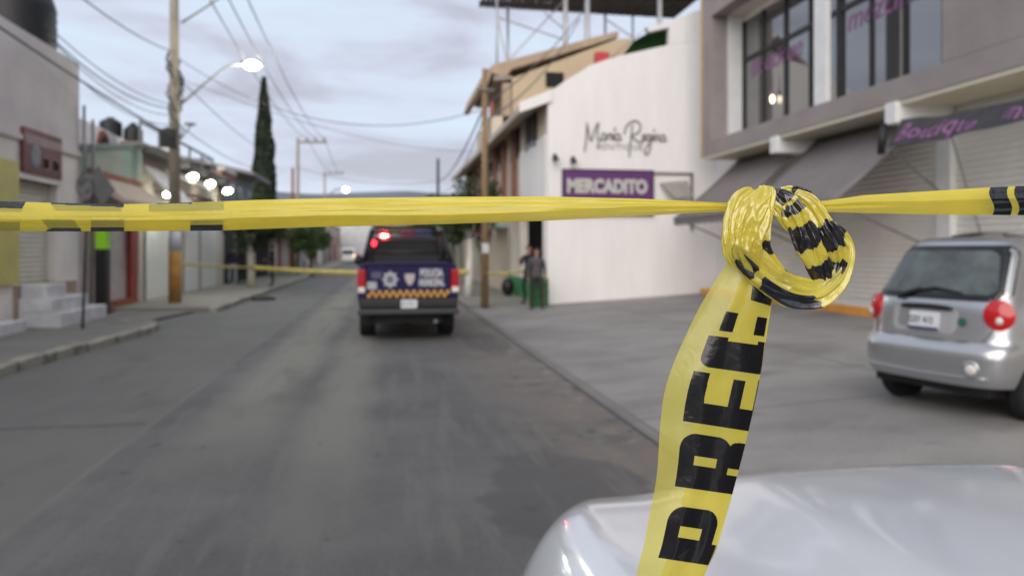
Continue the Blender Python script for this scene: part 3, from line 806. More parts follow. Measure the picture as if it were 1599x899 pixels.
# house 2: low house with turquoise parapet and vaulted room behind
E2 = Lf(222, 300).y
h2 = empty('turquoise_house', 'low house with a peeling turquoise parapet, concrete awning and a vaulted pale roof room', 'building', (XL-2, (E1+E2)/2, 0.1))
zpar = Lf(170, 230).z
za_, zb_ = Lf(126, 234).z, Lf(222, 231).z
mb = MB(); mb.prism([(XL, E1+0.02, 3.45), (XL, E2, 3.45), (XL, E2, zb_), (XL, E1+0.02, za_)], (-0.25, 0, 0)); part(mb, 'parapet', turq, h2)
part(MB().box(XL-7, XL-0.26, E1+0.02, E2, 3.45, 3.7), 'flat_roof', grey_metal, h2)
part(MB().prism([(XL+0.06, E1+0.02, za_+0.002), (XL+0.06, E2, zb_+0.002), (XL+0.06, E2, zb_+0.12), (XL+0.06, E1+0.02, za_+0.12)], (-0.35, 0, 0)), 'parapet_cap', mat('green_grey_cap', (0.20, 0.25, 0.23), 0.8), h2)
part(MB().prism([(XL, E1+0.4, 3.2), (XL+0.9, E1+0.4, 2.75), (XL+0.9, E1+0.4, 2.87), (XL, E1+0.4, 3.5)], (0, E2-E1-0.7, 0)), 'concrete_awning', mat('awning_concrete', (0.46, 0.38, 0.31), 0.85), h2, bevel=0.01)
part(MB().box(XL+0.001, XL+0.05, E1+0.5, E2-0.02, 3.5, 3.62), 'red_trim', terra, h2)
sh0, sh1 = Lf(168, 400).y, Lf(206, 400).y
mb = MB(); mb.box(XL-0.3, XL, E1+0.02, sh0, 0.1, 3.45); mb.box(XL-0.3, XL, sh1+0.55, E2, 0.1, 3.45); mb.box(XL-0.3, XL, sh0, sh1+0.55, 2.7, 3.45)
part(mb, 'lower_wall', mat('dusty_pink_render', (0.50, 0.42, 0.39), 0.85, var=0.15), h2)
wall_shutter(h2, sh0, sh1, 0.3, 2.7, XL-0.15, mat('greyed_shutter', (0.50, 0.45, 0.44), 0.6))
part(MB().box(XL-0.16, XL-0.02, sh1+0.02, sh1+0.5, 0.12, 2.7), 'red_door', mat('red_paint', (0.35, 0.05, 0.03), 0.5, var=0.3), h2)
part(MB().box(XL-7, XL-0.31, E1+0.03, E2, 0, 3.44), 'core', dark_void, h2)
part(MB().box(XL-0.14, XL+0.012, sh0, sh1, 0.1, 0.3), 'sill', terra, h2)
# vaulted room
va, vb = Lf(128, 190), Lf(222, 236)
xv = XL-0.6
yv0, yv1 = onX(126, 200, xv).y, onX(226, 236, xv).y
zv0, zv1 = onX(126, 185, xv).z, onX(226, 236, xv).z
mb = MB()
pts = [(xv, yv0, 3.72)] + [(xv, lerp(yv0, yv1, t/12), zv0 + (zv1-zv0)*((t/12)**1.6)) for t in range(13)] + [(xv, yv1, 3.72)]
mb.prism(pts, (-3.5, 0, 0))
part(mb, 'roof_room', mat('pale_lilac_render', (0.74, 0.68, 0.70), 0.85, var=0.1), h2)
wy, wz0, wz1 = onX(160, 215, xv).y, onX(160, 230, xv).z, onX(160, 204, xv).z
arc = [(xv+0.05, wy-0.42, wz0)] + [(xv+0.05, wy-0.42*math.cos(a*math.pi/10), wz1-0.42+0.42*math.sin(a*math.pi/10)) for a in range(11)] + [(xv+0.05, wy+0.42, wz0)]
part(MB().prism(arc, (-0.1, 0, 0)), 'arched_window', terra, h2)
arc = [(xv+0.08, wy-0.30, wz0)] + [(xv+0.08, wy-0.30*math.cos(a*math.pi/10), wz1-0.46+0.32*math.sin(a*math.pi/10)) for a in range(11)] + [(xv+0.08, wy+0.30, wz0)]
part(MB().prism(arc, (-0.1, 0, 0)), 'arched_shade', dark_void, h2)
def tank(name, label, px, py0, py1, X, rpx):
    a, b = onX(px, py1, X), onX(px, py0, X)
    h = b.z - a.z; r = rpx * math.hypot(a.x, a.y) / F
    t_ = empty(name, label, 'water tank', a, group='black water tanks on the roofs')
    part(MB().lathe(a, (0, 0, 1), [(r*0.98, 0)]+[(r*(1+0.025*(k % 2)), h*(0.05+0.7*k/9)) for k in range(10)]+[(r*0.9, h*0.82), (r*0.55, h*0.94), (0.0, h)], seg=24), 'tank_body', tank_m, t_, smooth=True)
    part(MB().cyl(a+Vector((0, 0, h*0.95)), (0, 0, 1), r*0.35, h*0.09), 'lid', tank_m, t_)
tank('water_tank', 'black water tank half sunk behind the pale vaulted roof room', 173, 185, 215, XL-2.9, 14)
tank('water_tank', 'upright black water tank at the low end of the vaulted roof', 208, 194, 236, XL-2.2, 12)
tank('water_tank', 'small black water tank just left of the big concrete pole', 262, 200, 222, XL-0.8, 10)
tag(MB().box(XL-0.98, XL-0.62, onX(256, 240, XL-0.8).y, onX(268, 240, XL-0.8).y, 4.4, onX(262, 222, XL-0.8).z).build('tank_plinth', step_white), 'narrow pale masonry plinth carrying the small roof tank by the pole', 'plinth')
# drain pipes
for px, lab in ((123, 'thin grey vertical pipe at the corner of the plain grey building'), (137, 'thin grey vertical pipe in front of the turquoise parapet')):
    a, b = Lf(px+1, 330), Lf(px+1, 165 if px == 123 else 187)
    tag(MB().tube([(XL+0.1, a.y, a.z), (XL+0.1, b.y, b.z)], 0.035).build('drain_pipe', grey_metal, smooth=True), lab, 'pipe')
# black column with a neon green top band
k0 = onX(161, 470, XL+0.25)
bc = empty('door_banner', 'narrow black upright banner with a neon green top beside the dull shutter', 'banner', (XL+0.25, k0.y, 0.13))
part(MB().box(XL+0.12, XL+0.36, k0.y-0.16, k0.y+0.16, 0.16, Lf(161, 389).z), 'black_sheet', black_plastic, bc, bevel=0.01)
part(MB().box(XL+0.12, XL+0.36, k0.y-0.14, k0.y+0.14, Lf(161, 389).z, Lf(161, 350).z), 'neon_sheet', mat('neon_green', (0.35, 0.80, 0.02), 0.5, var=0.05), bc, bevel=0.01)
part(MB().box(XL+0.05, XL+0.45, k0.y-0.2, k0.y+0.2, 0.135, 0.17), 'foot', dark_metal, bc)
# house 3: shop with white folded doors and railing terrace
def ynear(px): return Lf(px, 300).y
E3 = ynear(346)
h3 = empty('lamp_lit_shop', 'low shop with white metal doors, wall floodlights and a railed roof terrace', 'building', (XL-2, (E2+E3)/2, 0.1))
zr3 = Lf(300, 256).z
part(MB().box(XL-7, XL, E2+0.02, E3, 3.2, zr3), 'upper_wall', mat('grey_brown_render', (0.30, 0.24, 0.20), 0.85, var=0.25), h3)
part(MB().box(XL-0.3, XL-0.01, E2+0.02, E3, 0.1, 3.2), 'lower_wall', mat('pale_shop_wall', (0.60, 0.57, 0.50), 0.8, var=0.1), h3)
part(MB().box(XL-7, XL-0.31, E2+0.02, E3, 0.1, 3.19), 'core', dark_void, h3)
part(MB().box(XL-0.2, XL+0.35, E2+0.02, E3, zr3-0.35, zr3-0.12), 'slab_edge', mat('dark_slab', (0.13, 0.12, 0.11), 0.85), h3)
for a, b, mm_ in ((226, 264, white_metal), (286, 308, white_metal), (312, 336, white_metal)):
    ya, yb = ynear(a), ynear(b)
    d_ = part(MB().box(XL-0.05, XL+0.04, ya, yb, 0.14, 2.75), 'metal_door', mm_, h3, bevel=0.01)
    for k in range(1, 4):
        part(MB().box(XL+0.04, XL+0.05, lerp(ya, yb, k/4)-0.02, lerp(ya, yb, k/4)+0.02, 0.2, 2.7), 'door_seam', grey_metal, d_) if False else None
    part(MB().box(XL+0.002, XL+0.055, ya-0.08, ya, 0.14, 2.83), 'door_frame', mat('door_frame_grey', (0.35, 0.34, 0.32), 0.6), h3)
wcan = empty('white_awning', 'white sloping canvas awning with a dark red underside beside the concrete pole', 'awning', (XL, E2+0.5, 3.0))
ca, cb = ynear(226), ynear(256)
part(MB().prism([(XL, ca, 4.0), (XL+1.1, ca, 2.85), (XL+1.1, ca, 2.95), (XL, ca, 4.15)], (0, cb-ca, 0)), 'canvas', mat('white_canvas', (0.60, 0.58, 0.60), 0.8, var=0.08), wcan)
part(MB().box(XL+0.02, XL+0.95, cb+0.05, cb+2.6, 3.35, 3.45), 'dark_panel', mat('maroon_board', (0.12, 0.05, 0.05), 0.7), wcan)
part(MB().prism([(XL, cb+0.1, 4.1), (XL+0.5, cb+0.1, 3.95), (XL+0.5, cb+0.1, 4.1), (XL, cb+0.1, 4.28)], (0, 4.5, 0)), 'fascia', light_trim, wcan)
rail = empty('terrace_railing', 'grey metal railing around the roof terrace behind the concrete pole', 'railing', (XL, (E2+E3)/2, zr3), )
rz = Lf(300, 229).z
mb = MB(); mb.tube([(XL-0.15, E2+0.3, rz), (XL-0.15, E3-1.0, rz)], 0.05); part(mb, 'top_rail', grey_metal, rail)
for k in range(6):
    y = lerp(E2+0.3, E3-1.0, k/5); part(MB().tube([(XL-0.15, y, zr3), (XL-0.15, y, rz)], 0.04), 'post', grey_metal, rail)
part(MB().tube([(XL-3.5, E3-1.0, rz), (XL-0.15, E3-1.0, rz)], 0.04), 'side_rail', grey_metal, rail)
# floodlights
flood_m = mat('flood_lens', (1, 1, 1), 0.4, emit=(0.93, 1.0, 0.86), estr=38)
FL = [(300, 276, 0.21, 'first high white floodlight past the concrete pole, biggest of the three high ones'), (327, 287, 0.21, 'middle high white floodlight on the brown shop front'), (355, 298, 0.21, 'farthest high white floodlight, next to the grey houses'),
      (262, 303, 0.16, 'low white floodlight under the white awning left of the concrete pole'), (290, 313, 0.14, 'low white floodlight just right of the concrete pole above the doors')]
for px, py, s_, lab in FL:
    p = onX(px, py, XL+0.42)
    fr_ = empty('floodlight', lab, 'floodlight', p, group='floodlights on the lit shop')
    T_ = Vector((0.30, -0.90, -0.45)).normalized()
    part(MB().cyl(p, T_, s_*0.95, -0.10), 'housing', dark_metal, fr_)
    part(MB().ell((p.x, p.y, p.z), s_*0.9, s_*0.35, s_*0.55), 'lens', flood_m, fr_, smooth=True)
    part(MB().tube([p, (XL, p.y+0.15, p.z+0.1)], 0.02), 'bracket', dark_metal, fr_)
    lamp('floodlight_lamp', p+Vector((0.25, -0.4, -0.35)), 22, (0.92, 1.0, 0.86), 0.15, None).parent = fr_
    bpy.data.objects['floodlight_lamp'].name
for o in list(col.objects):
    if o.name.startswith('floodlight_lamp'):
        o.matrix_parent_inverse = Matrix.Translation(o.parent.location).inverted()

# ------------------------------------------------------------------ generic far houses
win_dark = glass_far
def house(name, label, side, y0, y1, h, m, r, xf, roof=False, depth=9, awn=None, doors=2, roof_m=None, base_m=None):
    s_ = 1 if side > 0 else -1
    root = empty(name, label, 'house', (xf, y0, 0.1))
    xa, xb = (xf, xf+depth) if s_ > 0 else (xf-depth, xf)
    part(MB().box(xa, xb, y0, y1, 0.05, h), 'wall', m, root, bevel=0.01)
    part(MB().box(xa-0.12 if s_ > 0 else xb-0.2, xa+0.2 if s_ > 0 else xb+0.12, y0, y1, h, h+0.18), 'parapet', light_trim if r.random() < .5 else m, root)
    nst = 2 if h > 4.6 else 1
    xo = lambda t_: (xf - s_*t_)
    for st_ in range(nst):
        nw = max(2, int((y1-y0)/2.6))
        for k in range(nw):
            yc = lerp(y0, y1, (k+0.5)/nw)
            if st_ == 0:
                ww, z0_, z1_ = r.uniform(0.5, 0.95), 0.14, 2.35
                nm, mm_ = ('door', r.choice([white_metal, old_shutter, glass_far, terra, grey_metal, old_shutter]))
            else:
                ww, z0_, z1_ = 0.6, 3.5, 4.7
                nm, mm_ = 'window', win_dark
            x_in, x_out = sorted((xo(-0.02), xo(0.04)))
            part(MB().box(x_in, x_out, yc-ww, yc+ww, z0_, z1_), nm, mm_, root)
    if awn:
        a0, a1 = y0+0.5, y1-0.5
        part(MB().prism([(xo(0), a0, 3.0), (xo(1.3), a0, 2.5), (xo(1.3), a0, 2.6), (xo(0), a0, 3.12)], (0, a1-a0, 0)), 'awning', awn, root)
    if roof:
        part(MB().prism([(xo(0.9), y0-0.1, h-0.1), (xo(0.9), y0-0.1, h+0.05), (xo(-3), y0-0.1, h+0.9), (xo(-3), y0-0.1, h+0.75)], (0, y1-y0+0.2, 0)), 'roof', roof_m or tan_trim, root)
    return root
rh = random.Random(21)
cols_ = [(0.42, 0.25, 0.20), (0.50, 0.46, 0.42), (0.30, 0.33, 0.36), (0.58, 0.50, 0.44), (0.36, 0.22, 0.20), (0.55, 0.55, 0.55), (0.45, 0.38, 0.28), (0.30, 0.36, 0.42)]
def hm(k): return mat('house_render_%s' % 'abcdefgh'[k % 8], cols_[k % 8], 0.85, var=0.18, scale=1.0)
yel = mat('ochre_awning', (0.50, 0.30, 0.07), 0.8, var=0.15)
grn = mat('dark_green_awning', (0.05, 0.12, 0.10), 0.8)
blu = mat('blue_awning', (0.10, 0.16, 0.30), 0.8)
house('terrace_house', 'brick red two storey house just past the floodlit shop', -1, E3+0.02, 37.0, Lf(350, 268).z, hm(0), rh, XL)
house('terrace_house', 'grey house with a sloping grey roof eave in front of the cypress', -1, 37.02, 42.0, 5.3, hm(2), rh, XL, roof=True, roof_m=mat('grey_roof', (0.27, 0.26, 0.27), 0.8))
house('terrace_house', 'pale house with an ochre awning behind the lone person in uniform', -1, 42.02, 51, 3.6, hm(3), rh, XL, awn=yel)
house('terrace_house', 'small house with a dark green awning beyond the ochre one', -1, 51.02, 60, 3.8, hm(1), rh, XL, awn=grn)
house('terrace_house', 'low house with a blue awning beside the round street tree', -1, 60.02, 70, 3.6, hm(7), rh, XL, awn=blu)
house('terrace_house', 'dull red far house on the left behind the round tree', -1, 70.02, 82, 4.6, hm(4), rh, XL)
house('terrace_house', 'far pale grey house at the left end of the street', -1, 82.02, 100, 4.2, hm(5), rh, XL)
house('terrace_house', 'most distant left house before the road bends', -1, 100.02, 125, 5.0, hm(0), rh, XL)
house('terrace_house', 'far tan house on the right beyond the street trees', 1, 41.2, 52, 4.4, hm(6), rh, XG, roof=True)
house('terrace_house', 'far white house on the right with a flat roof', 1, 52.02, 66, 4.0, hm(5), rh, XG)
house('terrace_house', 'far brownish house on the right near the dark pole', 1, 66.02, 85, 5.0, hm(3), rh, XG)
house('terrace_house', 'most distant house on the right side of the street', 1, 85.02, 120, 4.2, hm(1), rh, XG)
# buildings closing the view where the street bends
house('end_house', 'white gabled building closing the far end of the street', -1, 128, 140, 7.0, hm(5), rh, -2.0, roof=True, depth=9, roof_m=mat('pale_roof', (0.6, 0.6, 0.62), 0.7))
house('end_house', 'tan building closing the far end of the street behind the police truck', 1, 135, 150, 6.5, hm(6), rh, -1.0, depth=12)
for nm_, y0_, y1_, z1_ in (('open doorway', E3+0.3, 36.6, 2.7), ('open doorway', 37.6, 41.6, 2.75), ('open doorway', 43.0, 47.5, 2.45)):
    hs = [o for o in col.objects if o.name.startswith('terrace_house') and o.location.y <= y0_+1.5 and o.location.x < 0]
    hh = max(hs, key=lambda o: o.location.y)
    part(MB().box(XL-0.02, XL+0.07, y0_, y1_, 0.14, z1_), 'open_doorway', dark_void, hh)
# yellow shop canopy over the pavement near the group of people
# ------------------------------------------------------------------ poles and lamps
lamp_m = mat('street_lamp_lens', (1, 1, 1), 0.4, emit=(0.96, 1.0, 0.78), estr=26)
pz = onZ(273, 472, 0.135)
px_, py_ = pz.x, pz.y
up = empty('utility_pole', 'big concrete pole with an orange painted foot on the left pavement', 'utility pole', (px_, py_, 0.13))
def pt(zpx): return onY(273, zpx, py_).z
zs = [0.10, pt(392), pt(360), 11.5]
part(MB().tube([(px_, py_, 0.10), (px_, py_, zs[1])], [0.175, 0.168], 20), 'painted_foot', mat('ochre_paint', (0.40, 0.20, 0.05), 0.75, var=0.3), up, smooth=True)
part(MB().tube([(px_, py_, zs[1]+0.003), (px_, py_, zs[2])], [0.168, 0.162], 20), 'white_band', mat('blue_white_band', (0.50, 0.52, 0.56), 0.75, var=0.2), up, smooth=True)
part(MB().tube([(px_, py_, zs[2]+0.003), (px_-0.03, py_, 11.5)], [0.160, 0.105], 20), 'shaft', conc_pole, up, smooth=True)
mb = MB(); r_ = random.Random(3)
for k in range(26):
    z = r_.uniform(pt(190), pt(78)); a = r_.uniform(0, 6.28)
    mb.tube([(px_+0.16*math.cos(a), py_+0.16*math.sin(a), z), (px_+0.24*math.cos(a+.8), py_+0.24*math.sin(a+.8), z-0.25), (px_+0.15*math.cos(a+1.6), py_+0.15*math.sin(a+1.6), z-0.5)], 0.02, 5)
tag(part(mb, 'cable_loops', wire_m, up), kind='stuff')
def P2(x, y): return onY(x, y, py_)
# lamp arm
part(MB().tube([P2(283, 163), P2(318, 132), P2(345, 110), P2(358, 102), P2(376, 101)], 0.028), 'lamp_arm', grey_metal, up, smooth=True)
part(MB().tube([P2(283, 36), P2(318, 14), P2(350, -8), P2(395, -12)], 0.03), 'upper_arm', grey_metal, up, smooth=True)
lp = P2(394, 101)
head = part(MB().ell(lp+Vector((0, 0, 0.05)), 0.34, 0.14, 0.10), 'lamp_head', grey_metal, up, smooth=True)
part(MB().ell(lp+Vector((0, -0.02, -0.01)), 0.24, 0.15, 0.14), 'lamp_lens', lamp_m, up, smooth=True)
lo = lamp('street_lamp_light', lp+Vector((0, 0, -0.35)), 160, (1.0, 0.98, 0.78), 0.2)
childof(lo, up)
# small black cctv pod on the pole
part(MB().box(px_-0.35, px_+0.1, py_-0.25, py_-0.17, pt(232), pt(203)), 'junction_box', black_plastic, up, bevel=0.03)
part(MB().tube([P2(278, 222), P2(288, 210), P2(300, 194)], 0.02), 'small_arm', grey_metal, up)
part(MB().ell(P2(297, 194), 0.18, 0.08, 0.05), 'small_head', grey_metal, up, smooth=True)
# timber pole right
tp = onZ(757, 477, 0.125)
tz = onY(757, 108, tp.y).z
rp_ = empty('timber_pole', 'slim brown timber pole standing on the right pavement before the gable building', 'utility pole', (tp.x, tp.y, 0.12))
part(MB().tube([(tp.x, tp.y, 0.1), (tp.x, tp.y, tz)], [0.105, 0.075], 16), 'shaft', wood_pole, rp_, smooth=True)
part(MB().box(tp.x-0.09, tp.x+0.09, tp.y-0.12, tp.y-0.09, onY(757, 395, tp.y).z, onY(757, 380, tp.y).z), 'notice', step_white, rp_)
part(MB().tube([(tp.x-0.25, tp.y-0.1, tz-0.6), (tp.x+0.25, tp.y-0.1, tz-0.6)], 0.03), 'crosspiece', grey_metal, rp_)
# distant poles
def far_pole(label, px, ytop, X, Y, arm=None, m=conc_pole, r_=0.13):
    b = Vector((X, Y, 0.12)); zt_ = onY(px, ytop, Y).z
    o = empty('utility_pole', label, 'utility pole', b, group='distant utility poles')
    part(MB().tube([b, (X, Y, zt_)], [r_, r_*0.75], 10), 'shaft', m, o, smooth=True)
    if arm:
        a0, a1 = onY(arm[0], arm[2], Y), onY(arm[1], arm[2], Y)
        part(MB().tube([a0, a1], 0.07), 'crossarm', m, o)
        for k in range(4):
            q_ = a0.lerp(a1, (k+0.15)/3.4); part(MB().cyl(q_, (0, 0, 1), 0.06, 0.28, 8), 'insulator', grey_metal, o)
    return o
def XatY(px, Y): return onY(px, 300, Y).x
far_pole('distant concrete pole with a crossarm of insulators right of the cypress', 465, 218, XatY(465, 48), 48, (463, 510, 222))
far_pole('reddish distant mast just left of the pole with insulators', 457, 262, XatY(457, 56), 56, None, terra, 0.12)
far_pole('faint farther pole with a small crossarm near the middle of the sky', 507, 268, XatY(507, 80), 80, (505, 537, 271))
far_pole('dark pole on the right side of the road beyond the police truck', 684, 248, XatY(684, 46), 46, None, mat('dark_pole', (0.05, 0.06, 0.07), 0.8), 0.12)
# far street lamp
fl = onY(540, 296, 95)
fs = empty('street_lamp', 'small far street lamp glowing above the tape near the hills', 'street lamp', (fl.x-2.0, 95, 0.1))
part(MB().tube([(fl.x-2.0, 95, 0.1), (fl.x-2.0, 95, fl.z-0.6), (fl.x-1.2, 95, fl.z), (fl.x-0.1, 95, fl.z+0.05)], 0.09, 8), 'post', grey_metal, fs, smooth=True)
part(MB().ell(fl, 0.34, 0.28, 0.28), 'lamp_lens', mat('far_lamp_lens', (1, 1, 1), 0.4, emit=(1.0, 0.98, 0.88), estr=30), fs, smooth=True)
# ------------------------------------------------------------------ overhead cables
def wire(label, p0, p1, sag=0.5, r_=0.022, group='overhead cables across the sky'):
    p0, p1 = Vector(p0), Vector(p1)
    pts = []
    for k in range(25):
        t_ = k/24; p = p0.lerp(p1, t_); p.z -= sag*4*t_*(1-t_); pts.append(p)
    tag(MB().tube(pts, r_*0.72, 5).build('overhead_cable', wire_m, smooth=True), label, 'cable', group)
tl = 'thin black overhead cable strung between the roadside poles'
pk = Vector((px_, py_, 0))
def onpole(y): return Vector((px_, py_-0.02, pt(y)))
P48 = [onY(q_, 218, 48) for q_ in (466, 481, 495, 508)]
# cables from upper right-of-pole converging on the distant crossarm
for (sx, sy), q_, w_ in zip(((325, -5), (355, -5), (385, -5)), P48[1:], ('left', 'middle', 'right')):
    wire(w_ + ('most' if w_ != 'middle' else '') + ' of three thin cables falling from the top edge to the distant crossarm', pix(sx, sy, 16), q_, 0.5, 0.02)
wire('thick dark cable crossing the wall of the plain grey building to the concrete pole', Vector((XL+0.7, 9.0, onX(0, 50, XL+0.7).z+0.35)), onpole(215), 0.12, 0.03)
wire('cable coming down from the top left to the concrete pole', pix(128, -3, 13.5), onpole(82), 0.12, 0.022)
wire('cable in the upper left bundle beside the roof tank', pix(72, 38, 15), onpole(165), 0.3, 0.018)
wire('second cable in the upper left bundle beside the roof tank', pix(76, 55, 15), onpole(170), 0.35, 0.024)
wire('third cable in the upper left bundle beside the roof tank', pix(80, 62, 15), onpole(180), 0.4, 0.016)
wire('lowest cable of the bundle left of the concrete pole', pix(120, 120, 16.2), onpole(195), 0.3, 0.016)
wire('cable falling from the concrete pole to the eaves by the cypress', onpole(115), onX(410, 235, XL+0.3), 0.2, 0.022)
wire('cable from the concrete pole foot bracket down to the brown shop', onpole(190), onX(395, 262, XL+0.3), 0.2, 0.022)
wire('long faint cable crossing the open sky to the timber pole', onpole(88), (tp.x, tp.y, onY(757, 170, tp.y).z), 1.1, 0.016)
wire('second faint cable sagging lower across the open sky', onpole(120), onY(745, 236, 40), 0.6, 0.014)
wire('thick cable from the timber pole down to the dark distant pole', (tp.x, tp.y, onY(757, 165, tp.y).z), onY(684, 283, 46), 0.5, 0.035)
wire('thin cable beside the thick one from the timber pole to the dark pole', (tp.x, tp.y, onY(757, 178, tp.y).z), onY(684, 295, 46), 0.9, 0.02)
wire('cable from the timber pole rising to the billboard structure', (tp.x, tp.y, onY(757, 165, tp.y).z), onY(912, 15, 31), 0.3, 0.03)
wire('second cable from the timber pole rising past the billboard posts', (tp.x, tp.y, onY(757, 190, tp.y).z), onY(905, 30, 31), 0.5, 0.03)
wire('cable from distant crossarm to the farther pole', P48[1], onY(520, 271, 80), 0.4, 0.025)
wire('second cable from distant crossarm to the farther pole', P48[3], onY(533, 271, 80), 0.5, 0.025)
wire('low faint cable just above the hills toward the dark pole', onY(466, 262, 48), onY(684, 283, 46), 0.5, 0.02)

# ------------------------------------------------------------------ trees
leaf_dark = mat('leaves_dark', (0.035, 0.060, 0.022), 0.7, var=0.5, scale=1.5)
leaf_mid = mat('leaves_mid', (0.060, 0.105, 0.028), 0.7, var=0.5, scale=1.5)
leaf_cyp = mat('leaves_cypress', (0.045, 0.062, 0.032), 0.8, var=0.4, scale=1.2)
bark = mat('bark', (0.14, 0.10, 0.07), 0.9, var=0.3, scale=4)
lime_bark = mat('limewashed_bark', (0.50, 0.47, 0.40), 0.9, var=0.3, scale=3)
def leaves(n, sampler, size, r, mb=None):
    mb = mb or MB()
    for _ in range(n):
        p = sampler(r)
        d = Vector((r.gauss(0, 1), r.gauss(0, 1), r.gauss(0, 1))).normalized()
        u = d.orthogonal().normalized() * size * r.uniform(0.6, 1.3); v_ = d.cross(u).normalized() * size * r.uniform(0.35, 0.7)
        mb.quad(p-u, p-v_, p+u, p+v_)
    return mb
def street_tree(label, X, Y, h, cr, m=leaf_dark, trunk=lime_bark, tr=0.11, fork=False, seed=1, cz=None, n=5200):
    r = random.Random(seed)
    root = empty('street_tree', label, 'tree', (X, Y, 0.12))
    cz = cz or h-cr
    mb = MB()
    base = Vector((X, Y, 0.1)); top = Vector((X+r.uniform(-.15, .15), Y, cz-cr*0.5))
    mb.tube([base, base.lerp(top, .35)+Vector((r.uniform(-.06, .06), 0, 0)), base.lerp(top, .7)+Vector((r.uniform(-.08, .08), 0, 0)), top], [tr*1.35, tr, tr*0.85, tr*0.7], 12)
    part(mb, 'trunk', trunk, root, smooth=True)
    for k in range(5):
        a = k*1.256+r.random(); e_ = Vector((X+cr*0.7*math.cos(a), Y+cr*0.7*math.sin(a), cz+r.uniform(-.1, .5)*cr))
        part(MB().tube([top-Vector((0, 0, 0.25)), top.lerp(e_, .5)+Vector((0, 0, -.05)), e_], [tr*0.6, tr*0.4, tr*0.15], 8), 'limb', bark if trunk is bark else trunk, root, smooth=True)
    cl = [(Vector((r.gauss(0, .5), r.gauss(0, .5), r.gauss(0, .4)))*cr + Vector((X, Y, cz)), cr*r.uniform(0.32, 0.55)) for _ in range(22)]
    def samp(r):
        c, s = r.choice(cl); d = Vector((r.gauss(0, 1), r.gauss(0, 1), r.gauss(0, 1))).normalized()
        return c + d*s*(r.random()**0.4)
    part(leaves(n, samp, 0.075, r), 'crown', m, root)
    return root
# cypress
cx_, cy_ = -7.9, 52.0
ctop = onY(410, 122, cy_)
cx_ = onY(412, 300, cy_).x
cyp = empty('cypress_tree', 'tall narrow dark cypress rising behind the houses left of the road', 'tree', (cx_, cy_, 0))
part(MB().tube([(cx_, cy_, 0), (cx_, cy_, ctop.z*0.9)], [0.25, 0.05], 10), 'trunk', bark, cyp, smooth=True)
def csamp(r):
    t_ = r.random()**1.15
    rad = interp(t_, [(0, .62), (.1, .82), (.3, .84), (.5, .72), (.75, .45), (.9, .22), (1, 0.04)])
    a = r.random()*6.283
    bump_ = 1 + 0.22*noise.noise(Vector((math.cos(a)*1.5, math.sin(a)*1.5, t_*14))) + 0.08*math.sin(a*5+t_*30)
    q_ = rad*bump_*(r.random()**0.3)
    return Vector((cx_+q_*math.cos(a), cy_+q_*math.sin(a), 0.4 + t_*(ctop.z-0.4)))
part(leaves(21000, csamp, 0.17, random.Random(2)), 'crown', leaf_cyp, cyp)
tb = onZ(393, 448, 0.13)
street_tree('street tree with a pale limewashed trunk among the bystanders on the left pavement', tb.x, tb.y, 4.3, 0.95, leaf_dark, lime_bark, 0.14, seed=3, cz=2.75, n=6000)
tx = XatY(487, 46)
street_tree('round dark street tree farther along the left pavement', tx+0.0, 46, 3.2, 1.05, leaf_mid, bark, 0.09, seed=4, cz=2.25, n=7000)
t3 = onZ(731, 462, 0.125)
street_tree('street tree with a bright whitewashed trunk beside the police truck on the right', t3.x, t3.y, 4.3, 1.0, leaf_dark, mat('whitewash', (0.70, 0.68, 0.64), 0.85), 0.12, seed=5, cz=2.75)
street_tree('bushy green tree behind the police truck on the right pavement', XatY(700, 33), 33, 4.9, 1.3, leaf_mid, lime_bark, 0.12, seed=6, cz=2.9, n=7000)
street_tree('farther leafy tree on the right near the dark pole', XatY(672, 44), 44, 4.5, 1.4, leaf_mid, bark, 0.12, seed=7, cz=2.9)
street_tree('small thin distant tree at the far right kerb', XatY(655, 70), 70, 4.6, 1.6, leaf_mid, bark, 0.12, seed=8, cz=3.2)

# ------------------------------------------------------------------ wheels shared by the vehicles
def wheel(root, c, r_, wd, side, name='wheel'):
    """c = centre of wheel, axis along local x of the vehicle (side +-1 = outer side)"""
    c = Vector(c)
    prof = [(r_*0.62, 0), (r_*0.90, 0.0), (r_*0.985, wd*0.12), (r_, wd*0.3), (r_, wd*0.7), (r_*0.985, wd*0.88), (r_*0.90, wd), (r_*0.62, wd)]
    w_ = MB().lathe(c-Vector((side*wd/2, 0, 0)), (side, 0, 0), prof, 36).build(name, black_rubber, smooth=True, auto=50)
    w_.parent = root
    m_ = mat('wheel_rim_silver', (0.45, 0.45, 0.46), 0.35, 0.7, var=0.1)
    mb = MB()
    f = c + Vector((side*(wd/2-0.03), 0, 0))
    mb.cyl(f, (side, 0, 0), r_*0.15, 0.03, 20)
    mb.lathe(f-Vector((side*0.02, 0, 0)), (side, 0, 0), [(r_*0.64, 0), (r_*0.64, 0.04), (r_*0.56, 0.035), (r_*0.54, 0)], 36)
    for k in range(7):
        a = k*2*math.pi/7
        d = Vector((0, math.cos(a), math.sin(a))); t_ = Vector((0, -math.sin(a), math.cos(a)))*r_*0.09
        mb.prism([f+d*r_*0.12-t_, f+d*r_*0.12+t_, f+d*r_*0.57+t_, f+d*r_*0.57-t_], (side*0.018, 0, 0))
    rm = mb.build('rim', m_); rm.parent = w_
    hb = MB().cyl(c+Vector((side*(wd/2-0.09), 0, 0)), (side, 0, 0), r_*0.62, 0.03, 30).build('brake_cover', black_plastic); hb.parent = w_
    return w_
def vpart(mb, name, m, root, **k):
    o = mb.build(name, m, **k); o.parent = root; return o
